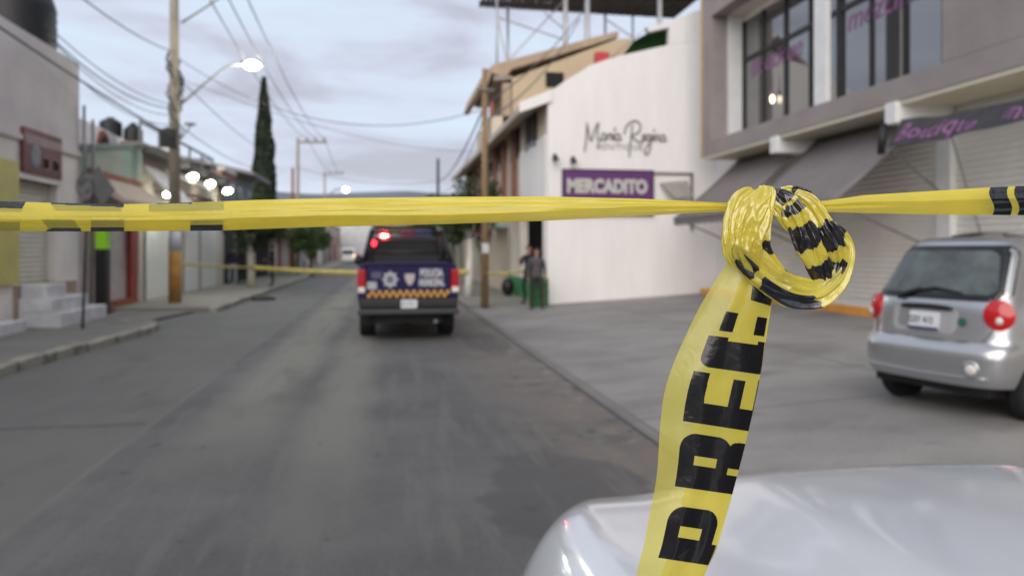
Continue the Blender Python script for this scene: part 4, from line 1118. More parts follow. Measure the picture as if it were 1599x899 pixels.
def apply_bool(ob, cutters):
    for c in cutters:
        md = ob.modifiers.new('cut', 'BOOLEAN'); md.object = c; md.operation = 'DIFFERENCE'; md.solver = 'EXACT'
    bpy.context.view_layer.update()
    dg = bpy.context.evaluated_depsgraph_get()
    me = bpy.data.meshes.new_from_object(ob.evaluated_get(dg))
    old = ob.data; ob.modifiers.clear(); ob.data = me
    for c in cutters: bpy.data.objects.remove(c)
    return ob

# ------------------------------------------------------------------ silver hatchback (local: +y forward, +x its right side)
silver = mat('silver_paint', (0.46, 0.47, 0.48), 0.28, 0.75, var=0.03, coat=1.0)
car_glass = mat('car_glass', (0.05, 0.06, 0.065), 0.04, var=0.05, ior=1.9)
red_lens = mat('red_tail_lens', (0.50, 0.010, 0.012), 0.12, var=0.15, coat=0.6)
clear_lens = mat('clear_lens', (0.80, 0.74, 0.70), 0.12, var=0.1, coat=0.6)
plate_m = mat('plate_white', (0.68, 0.70, 0.72), 0.45, var=0.05)
plate_ink = mat('plate_ink', (0.06, 0.07, 0.10), 0.5)
HR = R(-77)        # rotation of local +y away from world +Y (clockwise)
hpos = Vector((4.72, 5.98, 0)); hpos.z = fc(hpos.x) + 0.0
hb_ = empty('silver_hatchback', 'small silver five door hatchback parked on the concrete forecourt facing the shutters', 'car', hpos, HR)
hb_.scale = (0.97, 1.0, 1.08)
YR = [(0.20, .16), (.26, .06), (.34, .01), (.42, 0), (.56, .005), (.60, .03), (.64, .085), (.72, .10), (.90, .125), (.97, .15), (1.02, .175), (1.36, .40), (1.43, .47), (1.475, .58), (1.50, .95)]
YF = [(0.20, 3.40), (.30, 3.48), (.45, 3.50), (.62, 3.46), (.74, 3.38), (.80, 3.22), (.88, 2.85), (.95, 2.62), (1.0, 2.50), (1.36, 1.98), (1.43, 1.85), (1.475, 1.70), (1.50, 1.35)]
HW = [(0.20, .66), (.28, .70), (.36, .735), (.5, .75), (.60, .752), (.66, .742), (.80, .745), (.92, .73), (1.0, .705), (1.36, .60), (1.43, .56), (1.475, .49), (1.50, .28)]
def sup(z, dx, off=0.0, n=5.0):
    y0, y1, hw = interp(z, YR), interp(z, YF), interp(z, HW)
    return y0, y1, hw
def rear_pt(x, z, off=0.0, n=4.2):
    y0, y1, hw = sup(z, x); a = (y1-y0)/2
    q_ = max(0.0, 1-min(1, abs(x)/hw)**n)**(1/n)
    # plan view of the corners tighter than the full length: use 0.42 m deep ellipse corner
    dep = 0.55
    return Vector((x, y0 + dep*(1-q_) - off, z))
def side_pt(y, z, s, off=0.0):
    y0, y1, hw = sup(z, 0)
    dep = 0.55; n = 4.2
    t_ = 0
    if y < y0+dep: t_ = (y0+dep-y)/dep
    if y > y1-dep: t_ = (y-(y1-dep))/dep
    q_ = max(0.0, 1-min(1, t_)**n)**(1/n)
    return Vector((s*(hw*q_+off), y, z))
NS = 26
def ring(z):
    y0, y1, hw = sup(z, 0); dep = 0.55; n = 4.2; pts = []
    for k in range(NS+1):                      # rear, from right to left
        a = math.pi*k/NS
        c_, s_ = math.cos(a), math.sin(a)
        x = hw*math.copysign(abs(c_)**(2/n), c_); y = y0+dep-dep*abs(s_)**(2/n)
        pts.append((x, y))
    for t_ in (0.25, .5, .75): pts.append((-hw, lerp(y0+dep, y1-dep, t_)))
    for k in range(NS+1):
        a = math.pi + math.pi*k/NS
        c_, s_ = math.cos(a), math.sin(a)
        x = hw*math.copysign(abs(c_)**(2/n), c_); y = y1-dep+dep*abs(s_)**(2/n)
        pts.append((x, y))
    for t_ in (0.75, .5, .25): pts.append((hw, lerp(y0+dep, y1-dep, t_)))
    return pts
zz = sorted(set([z for z, _ in YR] + [.23, .30, .38, .48, .52, .58, .62, .68, .76, .84, .94, 1.05, 1.12, 1.2, 1.28, 1.40, 1.455, 1.49]))
zz = [z for z in zz if z >= 0.28]
mb = MB(); rings = []
for z in zz:
    i0 = len(mb.v); rg = ring(z); mb.v += [Vector((x, y, z)) for x, y in rg]; rings.append((i0, len(rg)))
for (a, n_), (b, _) in zip(rings, rings[1:]):
    for k in range(n_): mb.f.append((a+k, a+(k+1) % n_, b+(k+1) % n_, b+k)); mb.mi.append(0)
a, n_ = rings[-1]
cxr = sum(mb.v[a+k].y for k in range(n_))/n_
for sc_, zz_ in ((0.8, 1.512), (0.5, 1.522), (0.2, 1.526)):
    i0 = len(mb.v)
    for k in range(n_):
        p = mb.v[a+k]; mb.v.append(Vector((p.x*sc_, cxr+(p.y-cxr)*sc_, zz_)))
    for k in range(n_): mb.f.append((a0_ + k if False else (i0-n_ if sc_ != 0.8 else a)+k, (i0-n_ if sc_ != 0.8 else a)+(k+1) % n_, i0+(k+1) % n_, i0+k)); mb.mi.append(0)
mb.f.append(tuple(i0+k for k in range(n_))); mb.mi.append(0)
a, n_ = rings[0]; mb.f.append(tuple(a+k for k in range(n_-1, -1, -1))); mb.mi.append(0)
body = mb.build('body', silver, smooth=True, merge=0.0005, auto=45)
cut = [MB().cyl((s*0.45, y, 0.27), (s, 0, 0), 0.325, 0.6, 40).build('cutter', silver) for s in (-1, 1) for y in (0.62, 2.90)]
apply_bool(body, cut); body.parent = hb_
for p_ in body.data.polygons: p_.use_smooth = True
try: body.data.set_sharp_from_angle(angle=R(40))
except Exception: pass
vpart(MB().box(-0.58, 0.58, 0.15, 3.3, 0.22, 0.50), 'underbody', black_plastic, hb_)
def rgrid(name, x0, x1, z0, z1, m, off, root=hb_, nx=16, nz_=8, shape=None, thick=0.006, smooth=True):
    def f(u, v):
        zc_ = lerp(z0, z1, v); s = shape(v) if shape else (x0, x1)
        return rear_pt(lerp(s[0], s[1], u), zc_, off)
    mb = MB().grid(f, nx, nz_)
    return vpart(mb, name, m, root, smooth=smooth)
# rear window: rounded trapezoid
def rwin(inset):
    def sh(v):
        z = lerp(0.985, 1.40, v); hw = interp(z, HW)*0.965 - 0.02 - inset
        e_ = 0.06*(1-min(1, (v/0.12))**.5) + 0.05*(1-min(1, ((1-v)/0.15))**.5)
        return (-hw+e_, hw-e_)
    return sh
rgrid('rear_window', 0, 0, 1.015, 1.365, mat('hatch_glass', (0.10, 0.12, 0.12), 0.05, var=0.6, scale=2.2, ior=1.5), 0.009, nx=24, nz_=16, shape=rwin(0.075))
rgrid('window_seal', 0, 0, 0.965, 1.41, mat('black_gloss', (0.012, 0.013, 0.015), 0.12, var=0.2), 0.004, nx=24, nz_=16, shape=lambda v: tuple(q*1.018 for q in rwin(0)(min(1, max(0, v)))))
# light seen through the cabin is put into the paler mottled glass colour
for s in (-1, 1):
    for (y0_, y1_) in ((0.62, 1.42), (1.46, 2.20)):
        def f(u, v, s=s, y0_=y0_, y1_=y1_):
            z = lerp(0.98, 1.36, v)
            ya = max(y0_+0.10*(v*2 if y0_ < 1 else 0)*0.5, interp(z, YR)+0.30); yb = min(y1_, interp(z, YF)-0.20)
            return side_pt(lerp(ya, yb, u), z, s, 0.005)
        vpart(MB().grid(f, 10, 8), 'side_window', car_glass, hb_, smooth=True)
    # round tail lights
    for (xx, zz_, rr_) in ((0.655, 0.865, 0.118),):
        c = rear_pt(s*xx*0.96, zz_, 0.0)
        nrm = Vector((s*0.55, -1, 0.12)).normalized()
        t1_ = nrm.cross(Vector((0, 0, 1))).normalized(); t2_ = nrm.cross(t1_)
        mb = MB()
        for ri in range(7):
            for k in range(28):
                a = 6.2832*k/28; rad = rr_*(1-ri/6.5)
                mb.v.append(c + nrm*(0.012+0.035*math.sin((ri/6)*1.57)) + (t1_*math.cos(a)*rad + t2_*math.sin(a)*rad*1.02))
        for ri in range(6):
            for k in range(28): mb.f.append((ri*28+k, ri*28+(k+1) % 28, (ri+1)*28+(k+1) % 28, (ri+1)*28+k)); mb.mi.append(0)
        mb.f.append(tuple(6*28+k for k in range(28))); mb.mi.append(0)
        mb.tube([c-nrm*0.05, c+nrm*0.0125], [rr_, rr_], 28, cap=False)
        tl_ = vpart(mb, 'tail_light', red_lens, hb_, smooth=True)
        cc_ = c + nrm*0.043 - Vector((0, 0, 0.045)) - t1_*s*0.0
        o = MB().ell(cc_, 0.036, 0.018, 0.030).build('reverse_lens', clear_lens, smooth=True); o.parent = tl_
# plate recess, plate, handle strip
mb = MB()
def rrect(xc, zc_, w_, h_, rad, off, n=6):
    pts = []
    for cx2, cz2, a0 in ((w_-rad, h_-rad, 0), (-w_+rad, h_-rad, 90), (-w_+rad, -h_+rad, 180), (w_-rad, -h_+rad, 270)):
        for k in range(n+1):
            a = R(a0+90*k/n); x = xc+cx2+rad*math.cos(a); z = zc_+cz2+rad*math.sin(a)
            p = rear_pt(x, z, 0); pts.append(Vector((x, p.y-off, z)))
    return pts
def fill(name, pts, m, dep=0.01, root=hb_, **k):
    return vpart(MB().prism(pts, (0, -dep, 0)), name, m, root, **k)
fill('plate_recess', rrect(-0.02, 0.80, 0.33, 0.105, 0.06, -0.004), mat('silver_recess', (0.56, 0.57, 0.57), 0.3, 0.5, coat=1.0), 0.006)
fill('number_plate', rrect(0.0, 0.785, 0.155, 0.075, 0.01, 0.012), plate_m, 0.008)
fill('plate_foot', rrect(0.0, 0.722, 0.155, 0.012, 0.004, 0.023), mat('plate_blue', (0.04, 0.05, 0.14), 0.5), 0.003)
me = text_mesh('GSY 413', 0.085, 0.0, 0.001, 0, 1.0)
p0_ = rear_pt(0, 0.785, 0.024)
vpart(MB().add_mesh(me, frame((-0.155, p0_.y-0.001, 0.762), (1, 0, 0), (0, 0, 1)) @ Matrix.Diagonal((0.82, 1, 1, 1))), 'plate_characters', plate_ink, hb_)
vpart(MB().tube([rear_pt(x, 0.905-abs(x+0.01)**2*0.15, 0.012) for x in [lerp(-0.27, 0.27, k/12) for k in range(13)]], [0.008]+[0.022]*11+[0.008], 10), 'tailgate_handle', black_plastic, hb_, smooth=True)
bd = rear_pt(0.36, 0.795, 0.006)
vpart(MB().cyl(bd, (0.08, -1, 0.1), 0.036, 0.004, 20), 'badge', mat('green_badge', (0.03, 0.12, 0.08), 0.5), hb_)
# tailgate shut line, bumper crease, reflector
def seam(pts, name='panel_gap', r_=0.005, m=black_plastic):
    return vpart(MB().tube(pts, r_, 5), name, m, hb_, smooth=True)
seam([rear_pt(s_*lerp(0.0, 0.64, 1)*1.0, z, 0.0) for s_, z in ((-1, .96), (-.97, .85), (-.93, .74), (-.86, .665), (-.6, .645), (0, .64), (.6, .645), (.86, .665), (.93, .74), (.97, .85), (1, .96))], r_=0.004)
seam([rear_pt(x, 0.365+0.02*abs(x), 0.004) for x in [lerp(-0.62, 0.62, k/20) for k in range(21)]], 'bumper_crease', 0.009, silver)
fr2 = rear_pt(0.50, 0.44, 0.004)
vpart(MB().ell(fr2, 0.055, 0.02, 0.042), 'reflector_lamp', clear_lens, hb_, smooth=True)
vpart(MB().lathe(fr2+Vector((0, 0.01, 0)), (0.15, -1, 0), [(0.072, 0), (0.070, 0.012), (0.056, 0.016)], 24), 'lamp_ring', silver, hb_, smooth=True)
# wiper
wp = [rear_pt(-0.30, 0.965, 0.03), rear_pt(-0.22, 1.005, 0.04), rear_pt(-0.10, 1.055, 0.035)]
vpart(MB().tube(wp, [0.022, 0.018, 0.014], 8), 'wiper_arm', black_plastic, hb_, smooth=True)
vpart(MB().tube([rear_pt(-0.22, 1.02, 0.03), rear_pt(0.05, 1.055, 0.03), rear_pt(0.32, 1.03, 0.03)], [0.010, 0.016, 0.008], 6), 'wiper_blade', black_plastic, hb_, smooth=True)
for s in (-1, 1):
    for y in (0.62, 2.90): wheel(hb_, (s*0.66, y, 0.27), 0.27, 0.17, s)
    vpart(MB().ell((s*0.83, 2.30, 0.98), 0.08, 0.06, 0.07), 'wing_mirror', silver, hb_, smooth=True)
    vpart(MB().ell((s*0.60, 3.42, 0.66), 0.12, 0.06, 0.10), 'headlight', clear_lens, hb_, smooth=True)
    for y in (0.60+0.0, 1.44, 2.28):
        if y > 0.7: vpart(MB().tube([side_pt(y, z, s, 0.001) for z in (0.34, .6, .95)], 0.004, 5), 'door_gap', black_plastic, hb_)
    vpart(MB().tube([side_pt(1.25, .84, s, .02), side_pt(1.40, .84, s, .02)], 0.014, 8), 'door_handle', black_plastic, hb_)

# ------------------------------------------------------------------ police pickup (rear seen straight on)
navy = mat('navy_paint', (0.011, 0.009, 0.062), 0.40, 0.0, var=0.1, spec=0.25)
pk_ = Vector((0.44, 13.5, 0.0))
tk_ = empty('police_pickup', 'dark blue police pickup truck with a chequered tailgate band and red roof lights driving away', 'truck', pk_)
tk_.scale = (0.915, 1, 1)
def loft(mb, secs, mi=0):      # secs: list of lists of points (closed loops)
    i0 = len(mb.v); n_ = len(secs[0])
    for s_ in secs: mb.v += [Vector(p) for p in s_]
    for a in range(len(secs)-1):
        for k in range(n_): mb.f.append((i0+a*n_+k, i0+a*n_+(k+1) % n_, i0+(a+1)*n_+(k+1) % n_, i0+(a+1)*n_+k)); mb.mi.append(mi)
    mb.f.append(tuple(i0+k for k in range(n_))); mb.mi.append(mi)
    mb.f.append(tuple(i0+(len(secs)-1)*n_+k for k in range(n_-1, -1, -1))); mb.mi.append(mi)
    return mb
def sec(y, hw, z0, z1, sh=0.06, tuck=0.04):
    return [(-hw+tuck, y, z0), (-hw, y, z0+0.2), (-hw, y, z1-0.15), (-hw+sh, y, z1), (hw-sh, y, z1), (hw, y, z1-0.15), (hw, y, z0+0.2), (hw-tuck, y, z0)]
for s in (-1, 1):
    b_ = MB(); 
    hw = 0.985
    b_.prism([(s*(hw-0.04), 0.05, 0.62), (s*hw, 0.05, 0.80), (s*hw, 0.05, 1.22), (s*(hw-0.05), 0.05, 1.40), (s*(hw-0.16), 0.05, 1.40), (s*(hw-0.16), 0.05, 0.62)], (0, 1.95, 0))
    ob = b_.build('bed_side', navy, bevel=0.0)
    apply_bool(ob, [MB().cyl((s*0.6, 1.15, 0.42), (s, 0, 0), 0.50, 0.6, 40).build('cutter', navy)]); ob.parent = tk_
    md = ob.modifiers.new('bevel', 'BEVEL'); md.width = 0.02; md.segments = 2; md.limit_method = 'ANGLE'
vpart(MB().box(-0.82, 0.82, 0.0, 0.08, 0.78, 1.40), 'tailgate', navy, tk_, bevel=0.02)
vpart(MB().box(-0.80, 0.80, -0.02, 0.10, 1.365, 1.425), 'tailgate_spoiler', navy, tk_, bevel=0.02)
vpart(MB().box(-0.82, 0.82, 0.081, 2.0, 0.70, 0.76), 'bed_floor', black_plastic, tk_)
mb = MB()
loft(mb, [sec(2.03, 0.96, 0.5, 1.40), sec(2.1, .985, .5, 1.42), sec(4.15, .985, .5, 1.38), sec(4.25, .98, .5, 1.30), sec(5.0, .96, .5, 1.24), sec(5.55, .92, .55, 1.05), sec(5.62, .88, .6, .95)])
cab = vpart(mb, 'cab_body', navy, tk_, smooth=True, bevel=0.02)
mb = MB()
loft(mb, [[(-.86, 2.06, 1.40), (.86, 2.06, 1.40), (.70, 2.22, 1.86), (-.70, 2.22, 1.86)], [(-.88, 2.4, 1.40), (.88, 2.4, 1.40), (.72, 2.45, 1.93), (-.72, 2.45, 1.93)], [(-.88, 3.3, 1.40), (.88, 3.3, 1.40), (.72, 3.2, 1.93), (-.72, 3.2, 1.93)], [(-.88, 4.15, 1.37), (.88, 4.15, 1.37), (.68, 3.5, 1.88), (-.68, 3.5, 1.88)]])
vpart(mb, 'cab_roof', mat('black_paint', (0.006, 0.006, 0.010), 0.5, spec=0.25), tk_, smooth=False, bevel=0.03)
vpart(MB().quad((-.72, 2.065, 1.47), (.72, 2.065, 1.47), (.62, 2.19, 1.82), (-.62, 2.19, 1.82)), 'rear_window', dark_void, tk_)
for s in (-1, 1):
    vpart(MB().quad((s*.885, 2.5, 1.46), (s*.885, 3.9, 1.46), (s*.745, 3.4, 1.84), (s*.745, 2.55, 1.84)), 'side_window', car_glass, tk_)
    # tail lights
    tl_ = vpart(MB().box(*sorted((s*0.83, s*0.99)), -0.025, 0.12, 0.95, 1.30), 'tail_light', mat('red_lamp_lit', (0.33, 0.008, 0.014), 0.2, emit=(1, 0.03, 0.04), estr=0.05), tk_, bevel=0.02)
    o = MB().box(*sorted((s*0.845, s*0.975)), -0.035, -0.026, 0.89, 0.985).build('reverse_lens', clear_lens, bevel=0.01); o.parent = tl_
    vpart(MB().box(*sorted((s*0.82, s*0.96)), 0.0, 0.1, 0.62, 0.93), 'corner_panel', navy, tk_, bevel=0.02)
    wheel(tk_, (s*0.815, 1.15, 0.41), 0.41, 0.32, s); wheel(tk_, (s*0.80, 4.75, 0.41), 0.41, 0.29, s)
    vpart(MB().ell((s*1.10, 3.75, 1.42), 0.10, 0.06, 0.13), 'wing_mirror', black_plastic, tk_, smooth=True)
    # mud flap
    vpart(MB().box(*sorted((s*0.66, s*0.94)), 0.58, 0.61, 0.24, 0.60), 'mud_flap', black_rubber, tk_)
    # roll cage side
    vpart(MB().tube([(s*0.90, 0.55, 1.38), (s*0.74, 0.75, 1.98), (s*0.70, 1.9, 2.10)], 0.045, 10), 'roll_bar', black_plastic, tk_, smooth=True)
    vpart(MB().tube([(s*0.90, 1.80, 1.38), (s*0.70, 1.9, 2.10)], 0.045, 10), 'roll_bar', black_plastic, tk_, smooth=True)
vpart(MB().tube([(-.74, .75, 1.98), (.74, .75, 1.98)], 0.035, 10), 'cross_bar', black_plastic, tk_, smooth=True)
vpart(MB().tube([(-.70, 1.9, 2.10), (.70, 1.9, 2.10)], 0.045, 10), 'cross_bar', black_plastic, tk_, smooth=True)
vpart(MB().tube([(-.82, .62, 1.60), (.82, .62, 1.60)], 0.03, 10), 'cross_bar', black_plastic, tk_, smooth=True)
vpart(MB().box(-.72, .72, 1.3, 1.95, .78, 1.62), 'bed_bench', black_plastic, tk_, bevel=0.03)
# bumper
mb = MB(); mb.box(-0.98, 0.98, -0.16, 0.05, 0.50, 0.60); vpart(mb, 'bumper_step', mat('bumper_grey', (0.05, 0.05, 0.055), 0.5, 0.2), tk_, bevel=0.025)
vpart(MB().box(-0.95, 0.95, -0.10, 0.06, 0.605, 0.775), 'bumper', black_plastic, tk_, bevel=0.03)
vpart(MB().box(-0.66, 0.66, 0.02, 0.85, 0.33, 0.50), 'rear_chassis', dark_void, tk_)  # chassis parts in near-black, standing in for the shadow under the truck
vpart(MB().ell((0, 1.0, 0.36), 0.20, 0.18, 0.15), 'differential', dark_void, tk_, smooth=True)
vpart(MB().box(-0.62, 0.62, 0.9, 5.0, 0.36, 0.55), 'underbody', dark_void, tk_)
vpart(MB().tube([(-0.8, 1.15, 0.40), (0.8, 1.15, 0.40)], 0.07, 10), 'axle', black_plastic, tk_)
vpart(MB().cyl((0.52, 0.02, 0.37), (0, -1, 0), 0.035, 0.12, 12), 'exhaust', grey_metal, tk_)
vpart(MB().box(-0.155, 0.155, -0.125, -0.112, 0.615, 0.765), 'number_plate', plate_m, tk_)
me = text_mesh('GU 1742', 0.10, 0.0, 0.001)
vpart(MB().add_mesh(me, frame((-0.14, -0.128, 0.66), (1, 0, 0), (0, 0, 1)) @ Matrix.Diagonal((0.62, 1, 1, 1))), 'plate_characters', plate_ink, tk_)
# chequer band
chq_y = mat('chequer_yellow', (0.70, 0.36, 0.04), 0.5, var=0.1); chq_w = mat('chequer_pale', (0.46, 0.42, 0.40), 0.5, var=0.1)
ny_ = MB(); nw_ = MB(); cw = 0.0667
for k in range(24):
    for j in range(2):
        x = -0.80 + k*cw; z = 0.80 + j*0.062
        if (k+j) % 2 == 0: ny_.box(x, x+cw, -0.006, -0.002, z, z+0.062)
        elif j == 0 and False: pass
tag(vpart(ny_, 'chequer_squares', chq_y, tk_), kind='stuff')
# badges and words
def tword(s_, x, z, size, wmax, m=mat('tailgate_letters', (0.46, 0.46, 0.50), 0.5), bold=0.012):
    me = text_mesh(s_, size, bold, 0.001); w0 = max(v.co.x for v in me.vertices)
    return vpart(MB().add_mesh(me, frame((x, -0.003, z), (1, 0, 0), (0, 0, 1)) @ Matrix.Diagonal((wmax/w0, 1, 1, 1))), 'tailgate_lettering', m, tk_)
tword('POLICIA', 0.22, 1.175, 0.18, 0.46); tword('MUNICIPAL', 0.20, 1.005, 0.17, 0.50)
st_m = mat('badge_grey', (0.42, 0.43, 0.45), 0.4, var=0.2)
star = []
for k in range(16):
    a = 2*math.pi*k/16; rr_ = 0.165 if k % 2 == 0 else 0.115
    star.append((-0.36+rr_*math.cos(a), -0.002, 1.12+rr_*math.sin(a)))
vpart(MB().prism(star, (0, -0.006, 0)), 'star_badge', st_m, tk_)
vpart(MB().cyl((-0.36, -0.009, 1.12), (0, -1, 0), 0.07, 0.004, 20), 'badge_centre', mat('badge_dark', (0.12, 0.13, 0.2), 0.4), tk_)
vpart(MB().prism([(-0.08, -0.002, 1.22), (0.12, -0.002, 1.22), (0.11, -0.002, 1.12), (0.05, -0.002, 1.02), (-0.01, -0.002, 1.02), (-0.07, -0.002, 1.12)], (0, -0.006, 0)), 'shield_badge', chq_w, tk_)
vpart(MB().box(-0.80, -0.62, -0.008, -0.002, 0.95, 1.08), 'sticker', st_m, tk_)
vpart(MB().box(-0.72, -0.53, -0.004, -0.002, 1.14, 1.26), 'pale_strip', mat('pale_navy', (0.09, 0.09, 0.16), 0.5), tk_)  # paler navy rectangle on the tailgate
# light bar
lbz = 1.96
vpart(MB().box(-0.62, 0.62, 2.6, 2.9, lbz-0.04, lbz), 'light_bar_base', black_plastic, tk_, bevel=0.01)
red_on = mat('beacon_red_lit', (0.8, 0.05, 0.05), 0.3, emit=(1, 0.045, 0.03), estr=22)
red_core = mat('beacon_core', (1, 0.8, 0.7), 0.3, emit=(1, 0.55, 0.40), estr=60)
dim_red = mat('beacon_dim', (0.30, 0.12, 0.15), 0.2, emit=(1, 0.1, 0.15), estr=0.12)
dim_blue = mat('beacon_blue', (0.14, 0.17, 0.30), 0.2, emit=(0.3, 0.4, 1), estr=0.1)
for a, b, m_ in ((-0.62, -0.36, dim_red), (-0.10, 0.25, dim_red), (0.25, 0.62, dim_blue)):
    vpart(MB().box(a+0.004, b-0.004, 2.6, 2.9, lbz+0.002, lbz+0.14), 'beacon', m_, tk_, bevel=0.03)
bx0 = onY(600, 372, 16.1) - pk_; bx0.x /= 0.915
vpart(MB().ell((bx0.x, 2.62, bx0.z), 0.13, 0.08, 0.10), 'lit_beacon', red_on, tk_, smooth=True)
vpart(MB().ell((bx0.x, 2.52, bx0.z), 0.085, 0.05, 0.07), 'beacon_core', red_core, tk_, smooth=True)
b2 = onY(581, 378, 15.4) - pk_; b2.x /= 0.915
vpart(MB().tube([(b2.x-0.10, b2.y, b2.z+0.06), (b2.x+0.08, b2.y, b2.z-0.05)], 0.055, 10), 'lit_beacon', mat('beacon_red_soft', (0.8, 0.05, 0.05), 0.3, emit=(1, 0.03, 0.05), estr=4), tk_, smooth=True)
rl = lamp('beacon_light', (bx0.x, 2.35, bx0.z+0.08), 12, (1, 0.05, 0.03), 0.08); rl.parent = tk_

# ------------------------------------------------------------------ white vehicle bonnet close to the camera
wpaint = mat('white_car_paint', (0.66, 0.68, 0.71), 0.22, 0.0, var=0.02, coat=1.0)
wpaint.node_tree.nodes['Principled BSDF'].inputs['Coat Roughness'].default_value = 0.09
wx, wy = 1.105, 1.86          # nose centre
wv = empty('white_pickup', 'white vehicle parked right by the camera, only its smooth bonnet and left wing in view', 'car', (wx, wy, 0))
LW = 5.0
def half(u):   # half width at distance u behind the nose
    return interp(u, [(0, .55), (.03, .66), (.09, .76), (.18, .845), (.32, .91), (.55, .955), (1.0, .975), (4.6, .97), (5.0, .93)])
def ztop(u):
    return interp(u, [(0, .86), (.03, .97), (.08, 1.05), (.18, 1.115), (.35, 1.165), (.7, 1.20), (1.45, 1.22), (1.6, 1.23)])
def smooth_(t_): t_ = max(0, min(1, t_)); return t_*t_*(3-2*t_)
def bonnet(u, v):  # v in -1..1 across
    a = abs(v); hw = half(u)
    x = hw*math.copysign(min(a, 1), v)
    z = ztop(u)
    step = 0.030*smooth_((abs(x)-0.30)/0.26) * smooth_(u/0.25)          # raised centre section
    z -= 0.015*(abs(x)/0.4)**2 * (1 if abs(x) < .4 else 0) + (0.015 if abs(x) >= .4 else 0) + step
    z -= 0.42*max(0, (a-0.72)/0.28)**2.6
    return Vector((x, -u, z))
mb = MB()
us = [0, .008, .016, .03, .05, .08, .12, .16, .22, .28, .36, .45, .6, .8, 1.0, 1.25, 1.5]
nv = 72
vs = [math.sin((k/nv*2-1)*math.pi/2)*0.5 + (k/nv*2-1)*0.5 for k in range(nv+1)]
for u in us:
    for v in vs: mb.v.append(bonnet(u, v))
for a in range(len(us)-1):
    for b in range(nv):
        i = a*(nv+1)+b; mb.f.append((i, i+nv+1, i+nv+2, i+1)); mb.mi.append(0)
o = vpart(mb, 'bonnet', wpaint, wv, smooth=True)
md = o.modifiers.new('sub', 'SUBSURF'); md.levels = 2; md.render_levels = 2
# sides and front skirt under the bonnet edge
mb = MB(); rows = []
def skirt_loop(z, inset):
    pts = [(-(half(u)-inset), -u) for u in reversed(us)] + [(x, inset*0.5) for x in [lerp(-.55, .55, k/10) for k in range(1, 10)]] + [((half(u)-inset), -u) for u in us]
    return pts
for z, ins in ((0.80, 0.0), (0.70, -0.012), (0.55, -0.01), (0.40, 0.0), (0.28, 0.05)):
    pts = skirt_loop(z, ins)
    rows.append([Vector((x, y + (0.05 if z < .7 else 0), min(z, 9))) for x, y in pts])
top_row = [Vector((bonnet(u, -1))) for u in reversed(us)] + [bonnet(0, lerp(-1, 1, k/10)) for k in range(1, 10)] + [bonnet(u, 1) for u in us]
rows.insert(0, top_row)
for r0_ in rows: mb.v += r0_
nn = len(rows[0])
for a in range(len(rows)-1):
    for b in range(nn-1):
        i = a*nn+b; mb.f.append((i, i+1, i+nn+1, i+nn)); mb.mi.append(0)
vpart(mb, 'front_body', wpaint, wv, smooth=True)
mb = MB()
loft(mb, [sec(-1.5, .975, .35, 1.17, 0.10), sec(-3.4, .985, .35, 1.16, 0.10), sec(-4.9, .96, .35, 1.14, 0.10), sec(-5.1, .93, .45, 1.10, 0.10)])
vpart(mb, 'rear_body', wpaint, wv, bevel=0.02)
mb = MB()
loft(mb, [[(-.86, -1.52, 1.17), (.86, -1.52, 1.17), (.84, -1.55, 1.19), (-.84, -1.55, 1.19)], [(-.87, -2.3, 1.17), (.87, -2.3, 1.17), (.68, -2.35, 1.68), (-.68, -2.35, 1.68)], [(-.87, -3.9, 1.17), (.87, -3.9, 1.17), (.70, -3.8, 1.70), (-.70, -3.8, 1.70)], [(-.85, -4.9, 1.15), (.85, -4.9, 1.15), (.62, -4.5, 1.62), (-.62, -4.5, 1.62)]])
vpart(mb, 'cabin', car_glass, wv, bevel=0.03)
vpart(MB().box(-.66, .66, -3.9, -2.4, 1.70, 1.735), 'roof', wpaint, wv, bevel=0.02)
for s in (-1, 1):
    vpart(MB().tube([bonnet(u, s*0.765)+Vector((0, 0, -0.004)) for u in (0.10, .16, .22, .28, .36, .45, .6, .8, 1.0, 1.25, 1.48)], 0.0035, 5), 'bonnet_gap', mat('gap_shadow', (0.06, 0.06, 0.065), 0.6), wv) if False else None
    wheel(wv, (s*0.86, -0.85, 0.36), 0.36, 0.24, s); wheel(wv, (s*0.86, -4.0, 0.36), 0.36, 0.24, s)
    vpart(MB().box(*sorted((s*0.55, s*0.80)), -0.02, 0.06, 0.62, 0.76), 'headlight', clear_lens, wv, bevel=0.02)
vpart(MB().box(-.5, .5, 0.0, 0.065, 0.55, 0.74), 'grille', black_plastic, wv, bevel=0.01)

# ------------------------------------------------------------------ far vehicles
fcx = XatY(543, 95)
fv = empty('far_van', 'small pale van far down the street with a glowing tail lamp', 'van', (fcx, 95, 0))
mb = MB(); loft(mb, [sec(0, .85, .3, 1.75, .15), sec(.3, .88, .3, 1.85, .15), sec(3.0, .88, .3, 1.85, .15), sec(3.9, .85, .3, 1.1, .15), sec(4.3, .8, .35, .8, .1)])
vpart(mb, 'body', white_metal, fv, bevel=0.03)
vpart(MB().box(-.68, .68, -0.02, -0.003, 1.1, 1.6), 'rear_window', car_glass, fv)
for s in (-1, 1):
    wheel(fv, (s*.74, .8, .32), .32, .2, s); wheel(fv, (s*.74, 3.5, .32), .32, .2, s)
    vpart(MB().box(*sorted((s*.7, s*.84)), -0.03, 0, .75, 1.05), 'tail_light', mat('far_lamp_lit', (0.9, 0.4, 0.3), 0.4, emit=(1, 0.55, 0.4), estr=3) if s > 0 else red_lens, fv)

